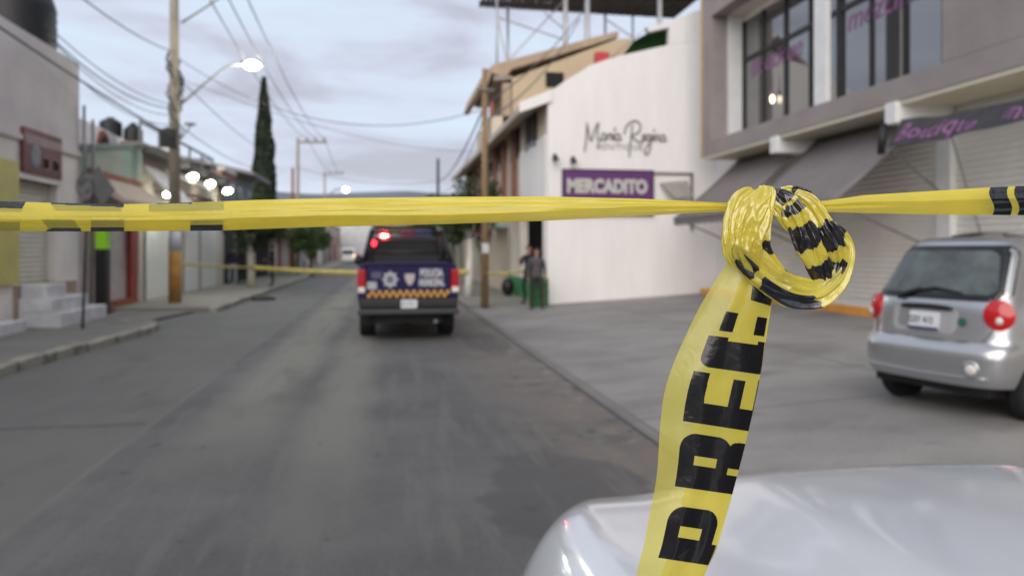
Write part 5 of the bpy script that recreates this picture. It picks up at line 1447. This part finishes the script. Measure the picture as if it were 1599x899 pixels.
# ------------------------------------------------------------------ traffic sign seen from behind
sp_ = onZ(129, 513, 0.135)
sr = empty('traffic_sign', 'thin pavement post carrying a grey diamond plate seen from behind and a stickered round plate', 'sign', (sp_.x, sp_.y, 0.13))
def S(px, py): return onY(px, py, sp_.y)
part(MB().tube([sp_, S(138, 262)], 0.025, 8), 'post', dark_metal, sr, smooth=True)
part(MB().prism([S(153, 258), S(180, 297), S(160, 322), S(139, 290)], (0, 0.008, 0)), 'diamond_plate', mat('sign_back', (0.12, 0.13, 0.13), 0.55, 0.3, var=0.2, scale=5), sr)
c_ = S(133, 291); rr_ = (S(148, 291).x - c_.x)
ringp = [Vector((c_.x+rr_*0.88*math.cos(a*math.pi/14), sp_.y-0.035, c_.z+rr_*1.6*math.sin(a*math.pi/14))) for a in range(28)]
part(MB().prism(ringp, (0, 0.008, 0)), 'round_plate', mat('stickered_plate', (0.26, 0.26, 0.25), 0.6, c2=(0.03, 0.03, 0.035), scale=9), sr)

# ------------------------------------------------------------------ second tape across the street
tape2_m = mat('barrier_tape_yellow', (0.62, 0.52, 0.16), 0.5, c2=(0.40, 0.34, 0.10), scale=2.5)
def thin_tape(label, p0, p1, sag, h):
    p0, p1 = Vector(p0), Vector(p1)
    def f(u, v):
        p = p0.lerp(p1, u); p = p + Vector((0, 0, -sag*4*u*(1-u) + (v-.5)*h)); p.y += 0.02*math.sin(u*25)*v; return p
    o = MB().grid(f, 60, 2).build('barrier_tape', tape2_m, smooth=True)
    md = o.modifiers.new('t', 'SOLIDIFY'); md.thickness = 0.002
    tag(o, label, 'barrier tape', 'background barrier tapes')
tzz = onY(393, 417, tb.y-0.15).z
thin_tape('sagging yellow tape from the concrete pole to the limewashed tree', (px_, py_-0.17, onY(273, 409, py_).z), (tb.x, tb.y-0.16, tzz), 0.05, 0.09)
thin_tape('yellow tape stretched across the road behind the police truck', (tb.x, tb.y-0.16, tzz), (t3.x, t3.y-0.15, onY(731, 424, t3.y).z), 0.12, 0.17)
thin_tape('short yellow tape from the timber pole to the corner shop doorway', (tp.x, tp.y-0.11, onY(757, 426, tp.y).z), (XG, 21.2, 1.15), 0.08, 0.07)

# ------------------------------------------------------------------ caution tape (foreground)
def tape_mat(name, c, trans, rough, tw, coatw=0.35, var=0.12):
    m = bpy.data.materials.new(name); m.use_nodes = True
    t = m.node_tree; t.nodes.clear()
    out_ = N(t, 'ShaderNodeOutputMaterial')
    tcn = N(t, 'ShaderNodeTexCoord')
    nz = N(t, 'ShaderNodeTexNoise'); nz.inputs['Scale'].default_value = 35; nz.inputs['Detail'].default_value = 5
    t.links.new(tcn.outputs['Object'], nz.inputs['Vector'])
    mx = N(t, 'ShaderNodeMixRGB'); mx.inputs[1].default_value = tuple(x*(1-var) for x in c)+(1,); mx.inputs[2].default_value = tuple(min(1, x*(1+var)) for x in c)+(1,)
    t.links.new(nz.outputs['Fac'], mx.inputs[0])
    # fine crinkles
    v1 = N(t, 'ShaderNodeTexNoise'); v1.inputs['Scale'].default_value = 190; v1.inputs['Detail'].default_value = 3
    v2 = N(t, 'ShaderNodeTexVoronoi'); v2.feature = 'DISTANCE_TO_EDGE'; v2.inputs['Scale'].default_value = 85
    t.links.new(tcn.outputs['Object'], v1.inputs['Vector']); t.links.new(tcn.outputs['Object'], v2.inputs['Vector'])
    ad = N(t, 'ShaderNodeMath', operation='ADD'); t.links.new(v1.outputs['Fac'], ad.inputs[0]); t.links.new(v2.outputs[0], ad.inputs[1])
    bp_ = N(t, 'ShaderNodeBump'); bp_.inputs['Strength'].default_value = 0.30; bp_.inputs['Distance'].default_value = 0.0010
    t.links.new(ad.outputs[0], bp_.inputs['Height'])
    di = N(t, 'ShaderNodeBsdfDiffuse'); tr = N(t, 'ShaderNodeBsdfTranslucent'); tp_ = N(t, 'ShaderNodeBsdfTransparent'); gl = N(t, 'ShaderNodeBsdfGlossy')
    gl.inputs['Roughness'].default_value = rough
    for n_ in (di, tr): t.links.new(mx.outputs[0], n_.inputs['Color'])
    for n_ in (di, gl): t.links.new(bp_.outputs[0], n_.inputs['Normal'])
    tp_.inputs['Color'].default_value = (min(1, c[0]*1.15), min(1, c[1]*1.15), c[2]*2.5, 1)
    m1 = N(t, 'ShaderNodeMixShader'); m1.inputs[0].default_value = tw
    t.links.new(di.outputs[0], m1.inputs[1]); t.links.new(tr.outputs[0], m1.inputs[2])
    m2 = N(t, 'ShaderNodeMixShader'); m2.inputs[0].default_value = trans
    t.links.new(m1.outputs[0], m2.inputs[1]); t.links.new(tp_.outputs[0], m2.inputs[2])
    ge = N(t, 'ShaderNodeNewGeometry'); dt = N(t, 'ShaderNodeVectorMath', operation='DOT_PRODUCT')
    t.links.new(bp_.outputs[0], dt.inputs[0]); t.links.new(ge.outputs['Incoming'], dt.inputs[1])
    def mm(op, a, b):
        n_ = N(t, 'ShaderNodeMath', operation=op); n_.use_clamp = op in ('ADD', 'SUBTRACT')
        for i_, q in enumerate((a, b)):
            if isinstance(q, (int, float)): n_.inputs[i_].default_value = q
            else: t.links.new(q, n_.inputs[i_])
        return n_.outputs[0]
    fac_ = mm('SUBTRACT', 1.0, mm('ABSOLUTE', dt.outputs['Value'], 0))
    frv = mm('ADD', mm('MULTIPLY', mm('POWER', fac_, 5.0), 0.9), 0.045)
    m3 = N(t, 'ShaderNodeMixShader'); mu = N(t, 'ShaderNodeMath', operation='MULTIPLY'); mu.inputs[1].default_value = coatw*2.5; mu.use_clamp = True
    t.links.new(frv, mu.inputs[0]); t.links.new(mu.outputs[0], m3.inputs[0])
    t.links.new(m2.outputs[0], m3.inputs[1]); t.links.new(gl.outputs[0], m3.inputs[2])
    t.links.new(m3.outputs[0], out_.inputs['Surface'])
    return m
tyb = tape_mat('tape_yellow_back', (0.87, 0.73, 0.06), 0.04, 0.22, 0.45)
ty = tape_mat('tape_yellow', (0.86, 0.78, 0.17), 0.46, 0.22, 0.45)
tyk = tape_mat('tape_yellow_layered', (0.92, 0.80, 0.13), 0.26, 0.13, 0.45, 0.9)
tk = tape_mat('tape_black_print', (0.012, 0.012, 0.016), 0.0, 0.16, 0.05, 0.8)
TP = pix(1180, 320, 0.60)
tape = empty('barricade_tape', 'yellow and black caution tape tied in a knotted loop with one end hanging', 'barrier tape', TP)
def ip(x, tbl): return interp(x, tbl)
def nse(x, y, z=0.0): return noise.noise(Vector((x, y, z)))
def ss(t_): t_ = max(0, min(1, t_)); return t_*t_*(3-2*t_)
# left run -------------------------------------------------------
topL = [(-260, 308), (0, 314), (100, 317), (200, 318.5), (300, 316), (400, 312), (500, 309.5), (700, 307), (850, 306.5), (1000, 310), (1080, 314), (1150, 317)]
botL = [(-260, 362), (0, 361), (150, 361.5), (350, 360), (500, 354.5), (700, 350), (850, 345), (1000, 337.5), (1080, 333), (1150, 330)]
foldL = [(-260, .55), (0, .60), (350, .60), (500, .60), (700, .68), (850, .62), (1000, .50), (1150, .45)]
def dL(px): return lerp(0.600, 0.665, ss((1150-px)/1400))
def left_front(u, v):
    px = lerp(-260, 1165, u); a, b = ip(px, topL), ip(px, botL); f = ip(px, foldL)
    wrk = 0.0012*nse(px*0.004, v*5) + 0.0007*nse(px*0.012, v*11, 4)
    if v < f: dd = -0.0065*math.sin(v/f*math.pi/2)
    else: dd = -0.0065 + 0.020*((v-f)/(1-f))**1.1
    dd *= min(1, (b-a)/40)
    py = lerp(a, b, v)
    g = max(0, 1-(1165-px)/330)
    dd += g*0.0022*math.sin(v*17+px*0.01)
    return pix(px, py, dL(px) + dd + wrk)
def left_back(u, v):
    px = lerp(-260, 1165, u); a, b = ip(px, topL)+0.8, ip(px, botL)-0.8
    return pix(px, lerp(a, b, v), dL(px) + 0.016*min(1, (b-a)/40) + 0.001*nse(px*0.006, v*3, 9))
def mf_front(u, v):
    px = lerp(-260, 1165, u); py = lerp(ip(px, topL), ip(px, botL), v)
    up = py - ip(px, topL)
    for x0, x1, t0, t1 in ((-260, -60, 9, 9), (-40, 36+ (8-up)*0.6, 10.5, 10.5), (80, 194, 2.2, 5.2), (231, 300, 0.2, 1.8)):
        if x0 < px < x1 and up < lerp(t0, t1, (px-x0)/(x1-x0)): return 1
    lo = ip(px, botL) - py
    sl = (lo)*0.35
    if 72-sl < px < 127-sl*0.8 and lo < 6.0*ss((px-66)/20): return 1
    if 142 < px < 194 and lo < 6.5: return 1
    if 297 < px < 348 and lo < 9.0: return 1
    return 0
def mf_back(u, v):
    px = lerp(-260, 1165, u); py = lerp(ip(px, topL), ip(px, botL), v)
    up = py - ip(px, topL); lo = ip(px, botL) - py
    if -200 < px < 32 and lo < 14: return 1
    if -200 < px < 34 and up < 16: return 1
    sk = (lo-8)*0.7
    if 72-sk < px < 122-sk and lo < 19: return 1
    if 142 < px < 194 and lo < 19: return 1
    if 80+up*0.4 < px < 190 and up < 12: return 1
    if 232 < px < 350 and up < 14: return 1
    if 297 < px < 349 and lo < 16: return 1
    return 0
tl1 = part(MB().grid(left_front, 1100, 40, mf=mf_front), 'left_run', [ty, tk], tape, smooth=True)
tl2 = MB().grid(left_back, 900, 26, mf=mf_back).build('left_run_back', [tyb, tk], smooth=True); tl2.parent = tl1
# right run ------------------------------------------------------
topR = [(1190, 312), (1240, 316), (1290, 313), (1350, 304.5), (1450, 298.5), (1545, 292.5), (1620, 289.5), (1900, 280)]
botR = [(1190, 327), (1240, 329), (1290, 331), (1350, 333), (1450, 335), (1599, 336), (1900, 337)]
def right_front(u, v):
    px = lerp(1195, 1880, u); a, b = ip(px, topR), ip(px, botR)
    f = 0.42
    dd = (-0.006*math.sin(v/f*math.pi/2) if v < f else -0.006 + 0.010*((v-f)/(1-f))) * min(1, (b-a)/38)
    g = max(0, 1-(px-1240)/200)
    dd += g*0.0022*math.sin(v*15) + 0.0009*nse(px*0.006, v*5, 2)
    return pix(px, lerp(a, b, v), 0.606 + (px-1195)*0.00003 + dd)
def mf_right(u, v):
    px = lerp(1195, 1880, u) + 4.0*math.sin(v*5.5+0.5)*(1 if v < 1 else 1) - 1.5
    for a, b in ((1547, 1575), (1586, 1622), (1640, 1660), (1720, 1760)):
        if a < px < b: return 1
    return 0
tr1 = part(MB().grid(right_front, 800, 50, mf=mf_right), 'right_run', [ty, tk], tape, smooth=True)
tr2 = MB().grid(lambda u, v: pix(lerp(1195, 1880, u), lerp(ip(lerp(1195, 1880, u), topR)+.6, ip(lerp(1195, 1880, u), botR)-.6, v), 0.606+lerp(1195, 1880, u)*0.0+ (lerp(1195, 1880, u)-1195)*0.00003+0.008), 120, 8).build('right_run_back', [tyb], smooth=True)
tr2.parent = tr1
def mf_ext(u, v):
    return 1 if (abs(math.sin(u*23+0.6)) > 0.86 and (v < 0.25 or v > 0.72)) else 0
x0_ = part(MB().grid(lambda u, v: pix(lerp(-2700, -259, u), lerp(ip(-260, topL), ip(-260, botL), v), 0.665 + (-0.0065*math.sin(v*math.pi)) + 0.001*nse(u*14, v*5)), 500, 24, mf=mf_ext), 'left_run', [tyb, tk], tape, smooth=True)
x1_ = part(MB().grid(lambda u, v: pix(lerp(1879, 4200, u), lerp(ip(1880, topR), ip(1880, botR), v), 0.6265 - 0.005*math.sin(v*math.pi) + 0.001*nse(u*14, v*5)), 500, 24, mf=mf_ext), 'right_run', [tyb, tk], tape, smooth=True)
# hanging end ----------------------------------------------------
EDG = [(955, 1130, 1050, 1145), (972, 1030, 1062, 1048), (985, 955, 1078, 975), (996, 888, 1098, 903), (1007, 840, 1118, 858), (1017, 790, 1134, 806), (1027, 730, 1150, 748), (1031, 665, 1166, 686), (1040, 603, 1180, 624), (1060, 548, 1191, 566), (1086, 492, 1200, 508), (1118, 437, 1206, 468), (1144, 398, 1208, 435), (1160, 375, 1208, 410)]
ed = catmull(EDG, 400)
def edge_at(s):
    x = s*400; k = min(int(x), 399); f = x-k
    return [lerp(p, q, f) for p, q in zip(ed[k], ed[k+1])]
def hang(s, t_):
    lx, ly, rx, ry = edge_at(s)
    lx += 2.0*nse(s*9, 1.1)
    front = t_ <= 1.0
    tt = t_ if front else 2.0 - t_
    x = lerp(lx, rx, tt); y = lerp(ly, ry, tt)
    # cross curvature: single layer curls away on the left, folded edge on the right
    dd = -0.007*math.sin(math.pi*(0.15+0.85*tt)) + 0.006*(1-tt)**3
    dd += 0.0011*math.sin(tt*9.5+s*5)*tt + 0.0018*nse(s*10, tt*3.5, 3)
    dd += 0.0007*math.sin((tt-0.62)*13 + s*3)*ss((tt-0.3)/0.3)
    if not front:
        dd += 0.006*math.sin(min(1, (t_-1)*5)*math.pi/2) + 0.001*math.sin(s*14)
    return pix(x, y, 0.600 + dd)
def rr_in(c, w_, c0, c1, w0, w1, rc, rw):   # rounded rect with elliptical corners on the w1 side at both c ends
    if not (c0 <= c <= c1 and w0 <= w_ <= w1): return False
    if w_ > w1-rw:
        dw = (w_-(w1-rw))/rw
        if c < c0+rc and ((c0+rc-c)/rc)**2 + dw**2 > 1: return False
        if c > c1-rc and ((c-(c1-rc))/rc)**2 + dw**2 > 1: return False
    return True
def glyph(ch, c, w_):
    if ch == 'P':
        if 0.20 < c < 0.52 and 0.44 < w_ < 0.64: return False
        return (0 <= w_ < 0.40 and 0 <= c <= 1.0) or rr_in(c, w_, 0, 0.72, 0, 1.0, 0.20, 0.30)
    if ch == 'R':
        if 0.20 < c < 0.50 and 0.42 < w_ < 0.60: return False
        if 0.66 < c < 1.0 and 0.34 < w_ < 0.46: return False
        return (0 <= w_ < 0.36 and 0 <= c <= 1.0) or rr_in(c, w_, 0, 0.66, 0, 1.0, 0.20, 0.30) or rr_in(c, w_, 0.62, 1.0, 0.0, 0.95, 0.10, 0.12)
    if ch == 'E':
        return (0 <= w_ < 0.42 and 0 <= c <= 1) or (0 <= w_ <= 1.0 and 0 <= c < 0.22 - 0.02*w_) or (0 <= w_ <= 0.95 and 0.50 < c < 0.64) or (0 <= w_ <= 1.0 and c > 0.86)
    if ch == 'C':
        if 0.66 < w_ <= 1.04 and (0.14 < c < 0.33 or 0.62 < c < 0.82): return True
        if 0.0 <= w_ < 0.56 and 0.03 < c < 0.97:
            if w_ < 0.16 and ((c < 0.20 and ((0.20-c)/0.17)**2+((0.16-w_)/0.16)**2 > 1) or (c > 0.80 and ((c-0.8)/0.17)**2+((0.16-w_)/0.16)**2 > 1)): return False
            if w_ > 0.46 and 0.30 < c < 0.7: return w_ < 0.56-0.3*abs(c-0.5) and False or w_ < 0.50
            return True
        return False
    if ch == 'A':
        return 0.02 < w_ < 1.05 and 0.34+0.10*(1-w_) < c < 0.92
    return False
LET = [('P', 866, 784), ('R', 754, 668), ('E', 652, 574), ('C', 566, 482), ('A', 452, 398)]
def mf_hang(u, v):
    s = u; t_ = v*1.62
    if t_ > 1.0:
        tb_ = 2-t_
        return 0
    lx, ly, rx, ry = edge_at(s)
    c = (t_-0.25)/0.93
    if c > 0.72: c = 0.72 + (c-0.72)*1.9       # print crowds together at the folded edge
    for ch, y0_, y1_ in LET:
        w_ = (y0_-ly)/(y0_-y1_)
        if -0.05 < w_ < 1.1 and glyph(ch, c, w_): return 1
    return 0
hg = part(MB().grid(lambda u, v: hang(u, v*1.62), 860, 300, mf=mf_hang), 'hanging_end', [ty, tape_mat('tape_black_flat', (0.010, 0.010, 0.012), 0.0, 0.2, 0.05, 0.5)], tape, smooth=True)
# knotted loop ---------------------------------------------------
def crinkled(name, path, bands, mi_edge=0, seedz=0.0, flat=0.20, n=260, m=84, folds=11, amp=0.26, mask=None, mats=None):
    c = catmull(path, n)
    P_ = [pix(a[0], a[1], a[2]) for a in c]
    camp = Vector((0, 0, H))
    mb = MB()
    for k in range(n+1):
        T = (P_[min(k+1, n)]-P_[max(k-1, 0)]).normalized()
        V = (camp-P_[k]).normalized(); W = T.cross(V).normalized(); V2 = W.cross(T).normalized()
        hw = c[k][3]/F*c[k][2]*(1+0.10*nse(k/n*9, seedz, 1.7))
        for j in range(m):
            a = 2*math.pi*j/m
            ph = folds*a + 5.0*nse(k/n*2.2, math.cos(a)*0.9, seedz)
            e1 = nse(math.cos(a)*1.5+seedz, math.sin(a)*1.5, k/n*(1.6+len(path)*0.16)+seedz)
            e2 = nse(math.cos(a)*3.4+seedz*2, math.sin(a)*3.0, k/n*(3.5+len(path)*0.5)+seedz)
            cor = amp*2.1*(0.40-min(1, abs(e1)*2.3)) + amp*0.42*(0.4-min(1, abs(e2)*2.6)) + 0.07*nse(k/n*16+seedz, math.cos(a)*2, math.sin(a)*2+seedz) + 0.05*nse(k/n*22, math.cos(a)*3+seedz, math.sin(a)*3)
            rr = 1 + cor
            mb.v.append(P_[k] + W*math.cos(a)*hw*(1+cor*0.48) + V2*math.sin(a)*hw*flat*rr*1.25 + V2*cor*hw*0.30*math.sin(a))
    for k in range(n):
        u = (k+.5)/n
        for j in range(m):
            j2 = (j+1) % m; a = 2*math.pi*(j+.5)/m
            mb.f.append((k*m+j, k*m+j2, (k+1)*m+j2, (k+1)*m+j))
            uu = u + 0.012*math.sin(a*2+seedz) + 0.030*nse(math.cos(a)*2.6, math.sin(a)*1.5, seedz+3) + 0.012*nse(math.cos(a)*7, 0, seedz+u*6)
            ink = any(b0 < uu < b1 for b0, b1 in bands)
            if mask is not None: ink = ink or mask(uu, math.cos(a), math.sin(a))
            mb.mi.append(1 if ink else 0)
    return part(mb, name, mats or [tyk, tk], tape, smooth=True)
# striped double strand on the right of the loop
crinkled('loop_strand', [(1214, 300, .602, 7), (1228, 312, .597, 14), (1239, 330, .594, 18), (1249, 352, .593, 19), (1263, 384, .593, 20), (1276, 414, .595, 19), (1284, 436, .598, 14), (1290, 450, .601, 9)],
         [(0.0, 0.17), (0.21, 0.31), (0.425, 0.585), (0.70, 1.0)], seedz=1.3)
crinkled('loop_strand', [(1240, 302, .604, 8), (1258, 315, .602, 14), (1273, 335, .600, 17), (1287, 358, .598, 17), (1301, 384, .598, 17), (1307, 408, .600, 16), (1298, 430, .601, 16), (1288, 452, .603, 10)],
         [(0.385, 0.60), (0.715, 0.97)], seedz=4.1)
# outer strand running round the bottom of the loop
def bottom_mask(u, ca, sa):
    if 0.50 < u < 0.72 and -0.98 < ca*1.0 < -0.10 : return True
    if 0.76 < u < 0.93 and -0.90 < ca < 0.05: return True
    return False
crinkled('loop_bottom', [(1296, 352, .608, 9), (1312, 370, .607, 12), (1325, 392, .605, 9), (1321, 414, .600, 11), (1304, 440, .596, 17), (1276, 459, .592, 22), (1238, 455, .590, 23), (1205, 437, .588, 24), (1178, 412, .586, 24), (1158, 390, .585, 20), (1148, 368, .585, 15)],
         [(0.02, 0.10)], seedz=7.7, mask=bottom_mask, n=420)
# crumpled lump around the horizontal run
crinkled('knot_fold', [(1196, 291, .590, 9), (1194, 304, .586, 17), (1180, 328, .583, 24), (1168, 356, .582, 27), (1163, 384, .583, 25), (1170, 408, .586, 21), (1185, 430, .590, 14)], [], seedz=2.2, amp=0.30)
crinkled('knot_fold', [(1176, 297, .592, 7), (1160, 310, .588, 14), (1148, 336, .586, 15), (1141, 366, .586, 12), (1142, 392, .587, 12), (1152, 412, .589, 10)], [], seedz=5.6, amp=0.30)
crinkled('knot_fold', [(1202, 306, .596, 8), (1198, 335, .592, 9), (1190, 362, .589, 12), (1189, 386, .589, 14), (1200, 408, .590, 13), (1221, 430, .591, 10), (1250, 446, .593, 8)], [(0.43, 0.62), (0.82, 0.9)], seedz=8.9)
crinkled('knot_fold', [(1200, 318, .600, 8), (1212, 326, .598, 9), (1222, 340, .598, 8), (1232, 358, .600, 5)], [], seedz=3.9)
crinkled('knot_fold', [(1200, 303, .606, 5), (1216, 300, .606, 6), (1236, 298, .605, 8), (1256, 303, .605, 9), (1266, 316, .606, 7)], [(0.0, 0.30), (0.5, 0.95)], seedz=6.1)

# ------------------------------------------------------------------ people
skin_m = mat('skin', (0.36, 0.20, 0.13), 0.6, var=0.08)
hair_m = mat('dark_hair', (0.015, 0.012, 0.010), 0.7)
def person(label, loc, face, h=1.70, top=(0.02, 0.02, 0.025), legs=(0.02, 0.02, 0.022), arms='down', cap=False, sleeves=True, seed=0, bag=None):
    r = random.Random(seed)
    root = empty('person', label, 'person', loc, face)
    k = h/1.75
    V = {}
    me = bpy.data.meshes.new('body')
    pts = []; rad = []; edges = []
    def add(p, rd, par=None):
        pts.append(Vector(p)*k); rad.append(rd*k if not hasattr(rd, '__len__') else (rd[0]*k, rd[1]*k))
        i = len(pts)-1
        if par is not None: edges.append((par, i))
        return i
    pel = add((0, 0, .95), (.155, .115))
    waist = add((0, 0, 1.10), (.135, .10), pel)
    chest = add((0, .01, 1.30), (.165, .115), waist)
    neckb = add((0, 0, 1.46), (.075, .07), chest)
    neck = add((0, -.005, 1.53), (.052, .055), neckb)
    head1 = add((0, .010, 1.62), (.072, .085), neck)
    head2 = add((0, .012, 1.69), (.070, .085), head1)
    nose_ = add((0, .105, 1.625), .012, head1)
    for s in (-1, 1):
        ear = add((s*.082, 0, 1.625), .014, head1)
        hip = add((s*.095, 0, .90), .095, pel)
        spread = 0.02 + r.uniform(0, .04)
        kn = add((s*(.10+spread), .02+r.uniform(-.03, .05), .50), .060, hip)
        cf = add((s*(.105+spread), -.015, .34), .056, kn)
        an = add((s*(.11+spread), -.02, .09), .040, cf)
        he = add((s*(.11+spread), -.01, .045), .038, an)
        to = add((s*(.13+spread), .15, .030), .032, he)
        sh = add((s*.175, 0, 1.42), .062, chest)
        if arms == 'down': el_, wr = (s*.235, -.02, 1.15), (s*.245, .06, .90)
        elif arms == 'front': el_, wr = (s*.235, .0, 1.15), (s*.09, .24, 1.12)
        else: el_, wr = (s*.24, .05, 1.17), ((s*.14, .27, 1.32) if s > 0 else (s*.25, .06, .90))
        e_ = add(el_, .046, sh)
        f_ = add(Vector(el_).lerp(Vector(wr), .35), .042, e_)
        w_ = add(wr, .028, f_)
        d = (Vector(wr)-Vector(el_)).normalized()
        side = Vector((s, 0, 0)) - d*Vector((s, 0, 0)).dot(d); side = side.normalized() if side.length > .1 else Vector((0, 1, 0))
        pm = add(Vector(wr)+d*.055, (.036, .020), w_)
        cross = d.cross(side)
        for q_, (o_, L_) in enumerate(((-.028, .060), (-.009, .072), (.010, .066), (.028, .050))):
            a = add(Vector(wr)+d*.095+cross*o_, .009, pm); add(Vector(wr)+d*(.095+L_)+cross*o_*1.1-side*.014, .007, a)
        th = add(Vector(wr)+d*.05+cross*-.045, .011, pm); add(Vector(wr)+d*.085+cross*-.060, .008, th)
    me.from_pydata([tuple(p) for p in pts], edges, [])
    ob = bpy.data.objects.new('body', me); col.objects.link(ob)
    md = ob.modifiers.new('skin', 'SKIN'); md.use_smooth_shade = True
    me.update()
    if not me.skin_vertices:
        bm = bmesh.new(); bm.from_mesh(me); bm.verts.layers.skin.verify(); bm.to_mesh(me); bm.free()
    for i, sv in enumerate(me.skin_vertices[0].data):
        rr_ = rad[i]; sv.radius = rr_ if hasattr(rr_, '__len__') else (rr_, rr_); sv.use_root = (i == 0)
    sb_ = ob.modifiers.new('sub', 'SUBSURF'); sb_.levels = 2; sb_.render_levels = 2
    bpy.context.view_layer.update()
    dg = bpy.context.evaluated_depsgraph_get()
    m2 = bpy.data.meshes.new_from_object(ob.evaluated_get(dg)); ob.modifiers.clear(); ob.data = m2
    tm = mat('cloth_%s' % '_'.join('%02d' % int(c*100) for c in top), top, 0.9, var=0.2, scale=9)
    lm_ = mat('cloth_%s' % '_'.join('%02d' % int(c*100) for c in legs), legs, 0.9, var=0.2, scale=9)
    m2.materials.clear()
    for m_ in (skin_m, tm, lm_, black_rubber): m2.materials.append(m_)
    wrists = [Vector(p) for p in pts]
    for p in m2.polygons:
        c = p.center/k; mi = 0
        lim = 0.80 if arms == 'down' else 9
        ax = abs(c.x)
        hand = (arms == 'down' and ax > .19 and c.z < .91) or (arms == 'front' and c.y > .225) or (arms == 'up' and ((c.x > 0 and c.y > .255) or (c.x < 0 and ax > .2 and c.z < .91)))
        if c.z > 1.485: mi = 0
        elif hand: mi = 0
        elif c.z > .93 or (ax > .19 and c.z > .85): mi = 1
        elif c.z > .10: mi = 2
        else: mi = 3
        p.material_index = mi; p.use_smooth = True
    ob.parent = root
    hm_ = MB()
    def hf(u, v):
        a = u*6.2832; th = v*1.75
        back = 0.5-0.5*math.sin(a)
        th *= 0.62 + 0.50*back
        return Vector((.096*math.sin(th)*math.cos(a), -.002+.115*math.sin(th)*math.sin(a), 1.655+.108*math.cos(th)))*k
    vpart(hm_.grid(hf, 24, 10), 'cap' if cap else 'hair', hair_m if not cap else black_plastic, root, smooth=True)
    if cap: vpart(MB().grid(lambda u, v: Vector((lerp(-.07, .07, u), .10+.07*v*(1-((u-.5)*1.6)**2), 1.70-.02*v))*k, 8, 3), 'cap_peak', black_plastic, root, smooth=True)
    for s in (-1, 1): vpart(MB().ell(Vector((s*.030, .090, 1.648))*k, .011*k, .006*k, .007*k, 8, 6), 'eye', hair_m, root)
    vpart(MB().box(-.022*k, .022*k, .088*k, .094*k, 1.583*k, 1.590*k), 'mouth', mat('lips', (0.25, 0.09, 0.08), 0.6), root)
    return root
def at_ground(px, py, z=0.135): return onZ(px, py, z)
p1 = at_ground(351, 441); person('person in a pale top and black trousers, leftmost of the bystanders', p1, R(-60), 1.62, (0.30, 0.25, 0.27), (0.02, 0.02, 0.022), 'front', seed=1)
p2 = at_ground(364, 443); person('person in a dark blue top and pale jeans in the middle of the bystanders', p2, R(20), 1.68, (0.02, 0.025, 0.05), (0.34, 0.38, 0.42), 'front', seed=2)
p3 = at_ground(378, 444); person('person in black clothes just left of the limewashed tree trunk', p3, R(60), 1.70, (0.03, 0.02, 0.022), (0.015, 0.015, 0.018), 'up', seed=3)
p4 = at_ground(425, 446); person('person in dark uniform and cap standing alone right of the limewashed tree', p4, R(100), 1.72, (0.015, 0.017, 0.03), (0.012, 0.013, 0.02), 'front', cap=True, seed=4)
p5 = onX(826, 462, XG-0.35); p5.z = 0.125; person('person in a black top standing in the dark corner shop doorway', p5, R(140), 1.66, (0.02, 0.02, 0.025), (0.02, 0.022, 0.03), 'up', seed=5)
p6 = onX(838, 466, XG-0.55); p6.z = 0.125; person('person with a dark grey top at the shop corner beside the green crates', p6, R(170), 1.58, (0.09, 0.08, 0.09), (0.03, 0.03, 0.03), 'down', seed=6)
# green crate stack by the shop door
gc = onX(842, 455, XG-0.30)
g_m = mat('green_crate', (0.02, 0.12, 0.04), 0.5, var=0.15)
for k, lab in enumerate(('green plastic crate lowest of the stack at the shop corner', 'green plastic crate in the middle of the stack at the shop corner', 'green plastic crate topmost of the stack at the shop corner')):
    z = 0.126+k*0.262; y0_ = gc.y-0.25
    cr = empty('plastic_crate', lab, 'crate', (XG-0.30, gc.y, z), group='green crates by the shop door')
    part(MB().box(XG-0.52, XG-0.10, y0_, y0_+0.5, z, z+0.02), 'base', g_m, cr)
    for (a, b, c_, d_) in ((XG-0.52, XG-0.50, y0_, y0_+.5), (XG-0.12, XG-0.10, y0_, y0_+.5), (XG-0.50, XG-0.12, y0_, y0_+.02), (XG-0.50, XG-0.12, y0_+.48, y0_+.5)):
        part(MB().box(a, b, c_, d_, z+0.021, z+0.25), 'side_panel', g_m, cr)
bg_ = onX(793, 452, XG-0.35)
tag(MB().ell((XG-0.35, bg_.y, 0.42), 0.22, 0.26, 0.30, 14, 9).build('rubbish_bag', black_plastic, smooth=True), 'dark stuffed bag on the pavement beside the pale shop post', 'bag')
dq = onZ(408, 468, 0.02)
mb = MB(); mb.ell((dq.x, dq.y, 0.06), 0.34, 0.22, 0.10, 12, 8); mb.ell((dq.x+0.25, dq.y+0.1, 0.05), 0.2, 0.14, 0.07, 10, 6)
tag(mb.build('rag', black_plastic, smooth=True), 'crumpled dark rag lying in the gutter at the left kerb', 'rag')
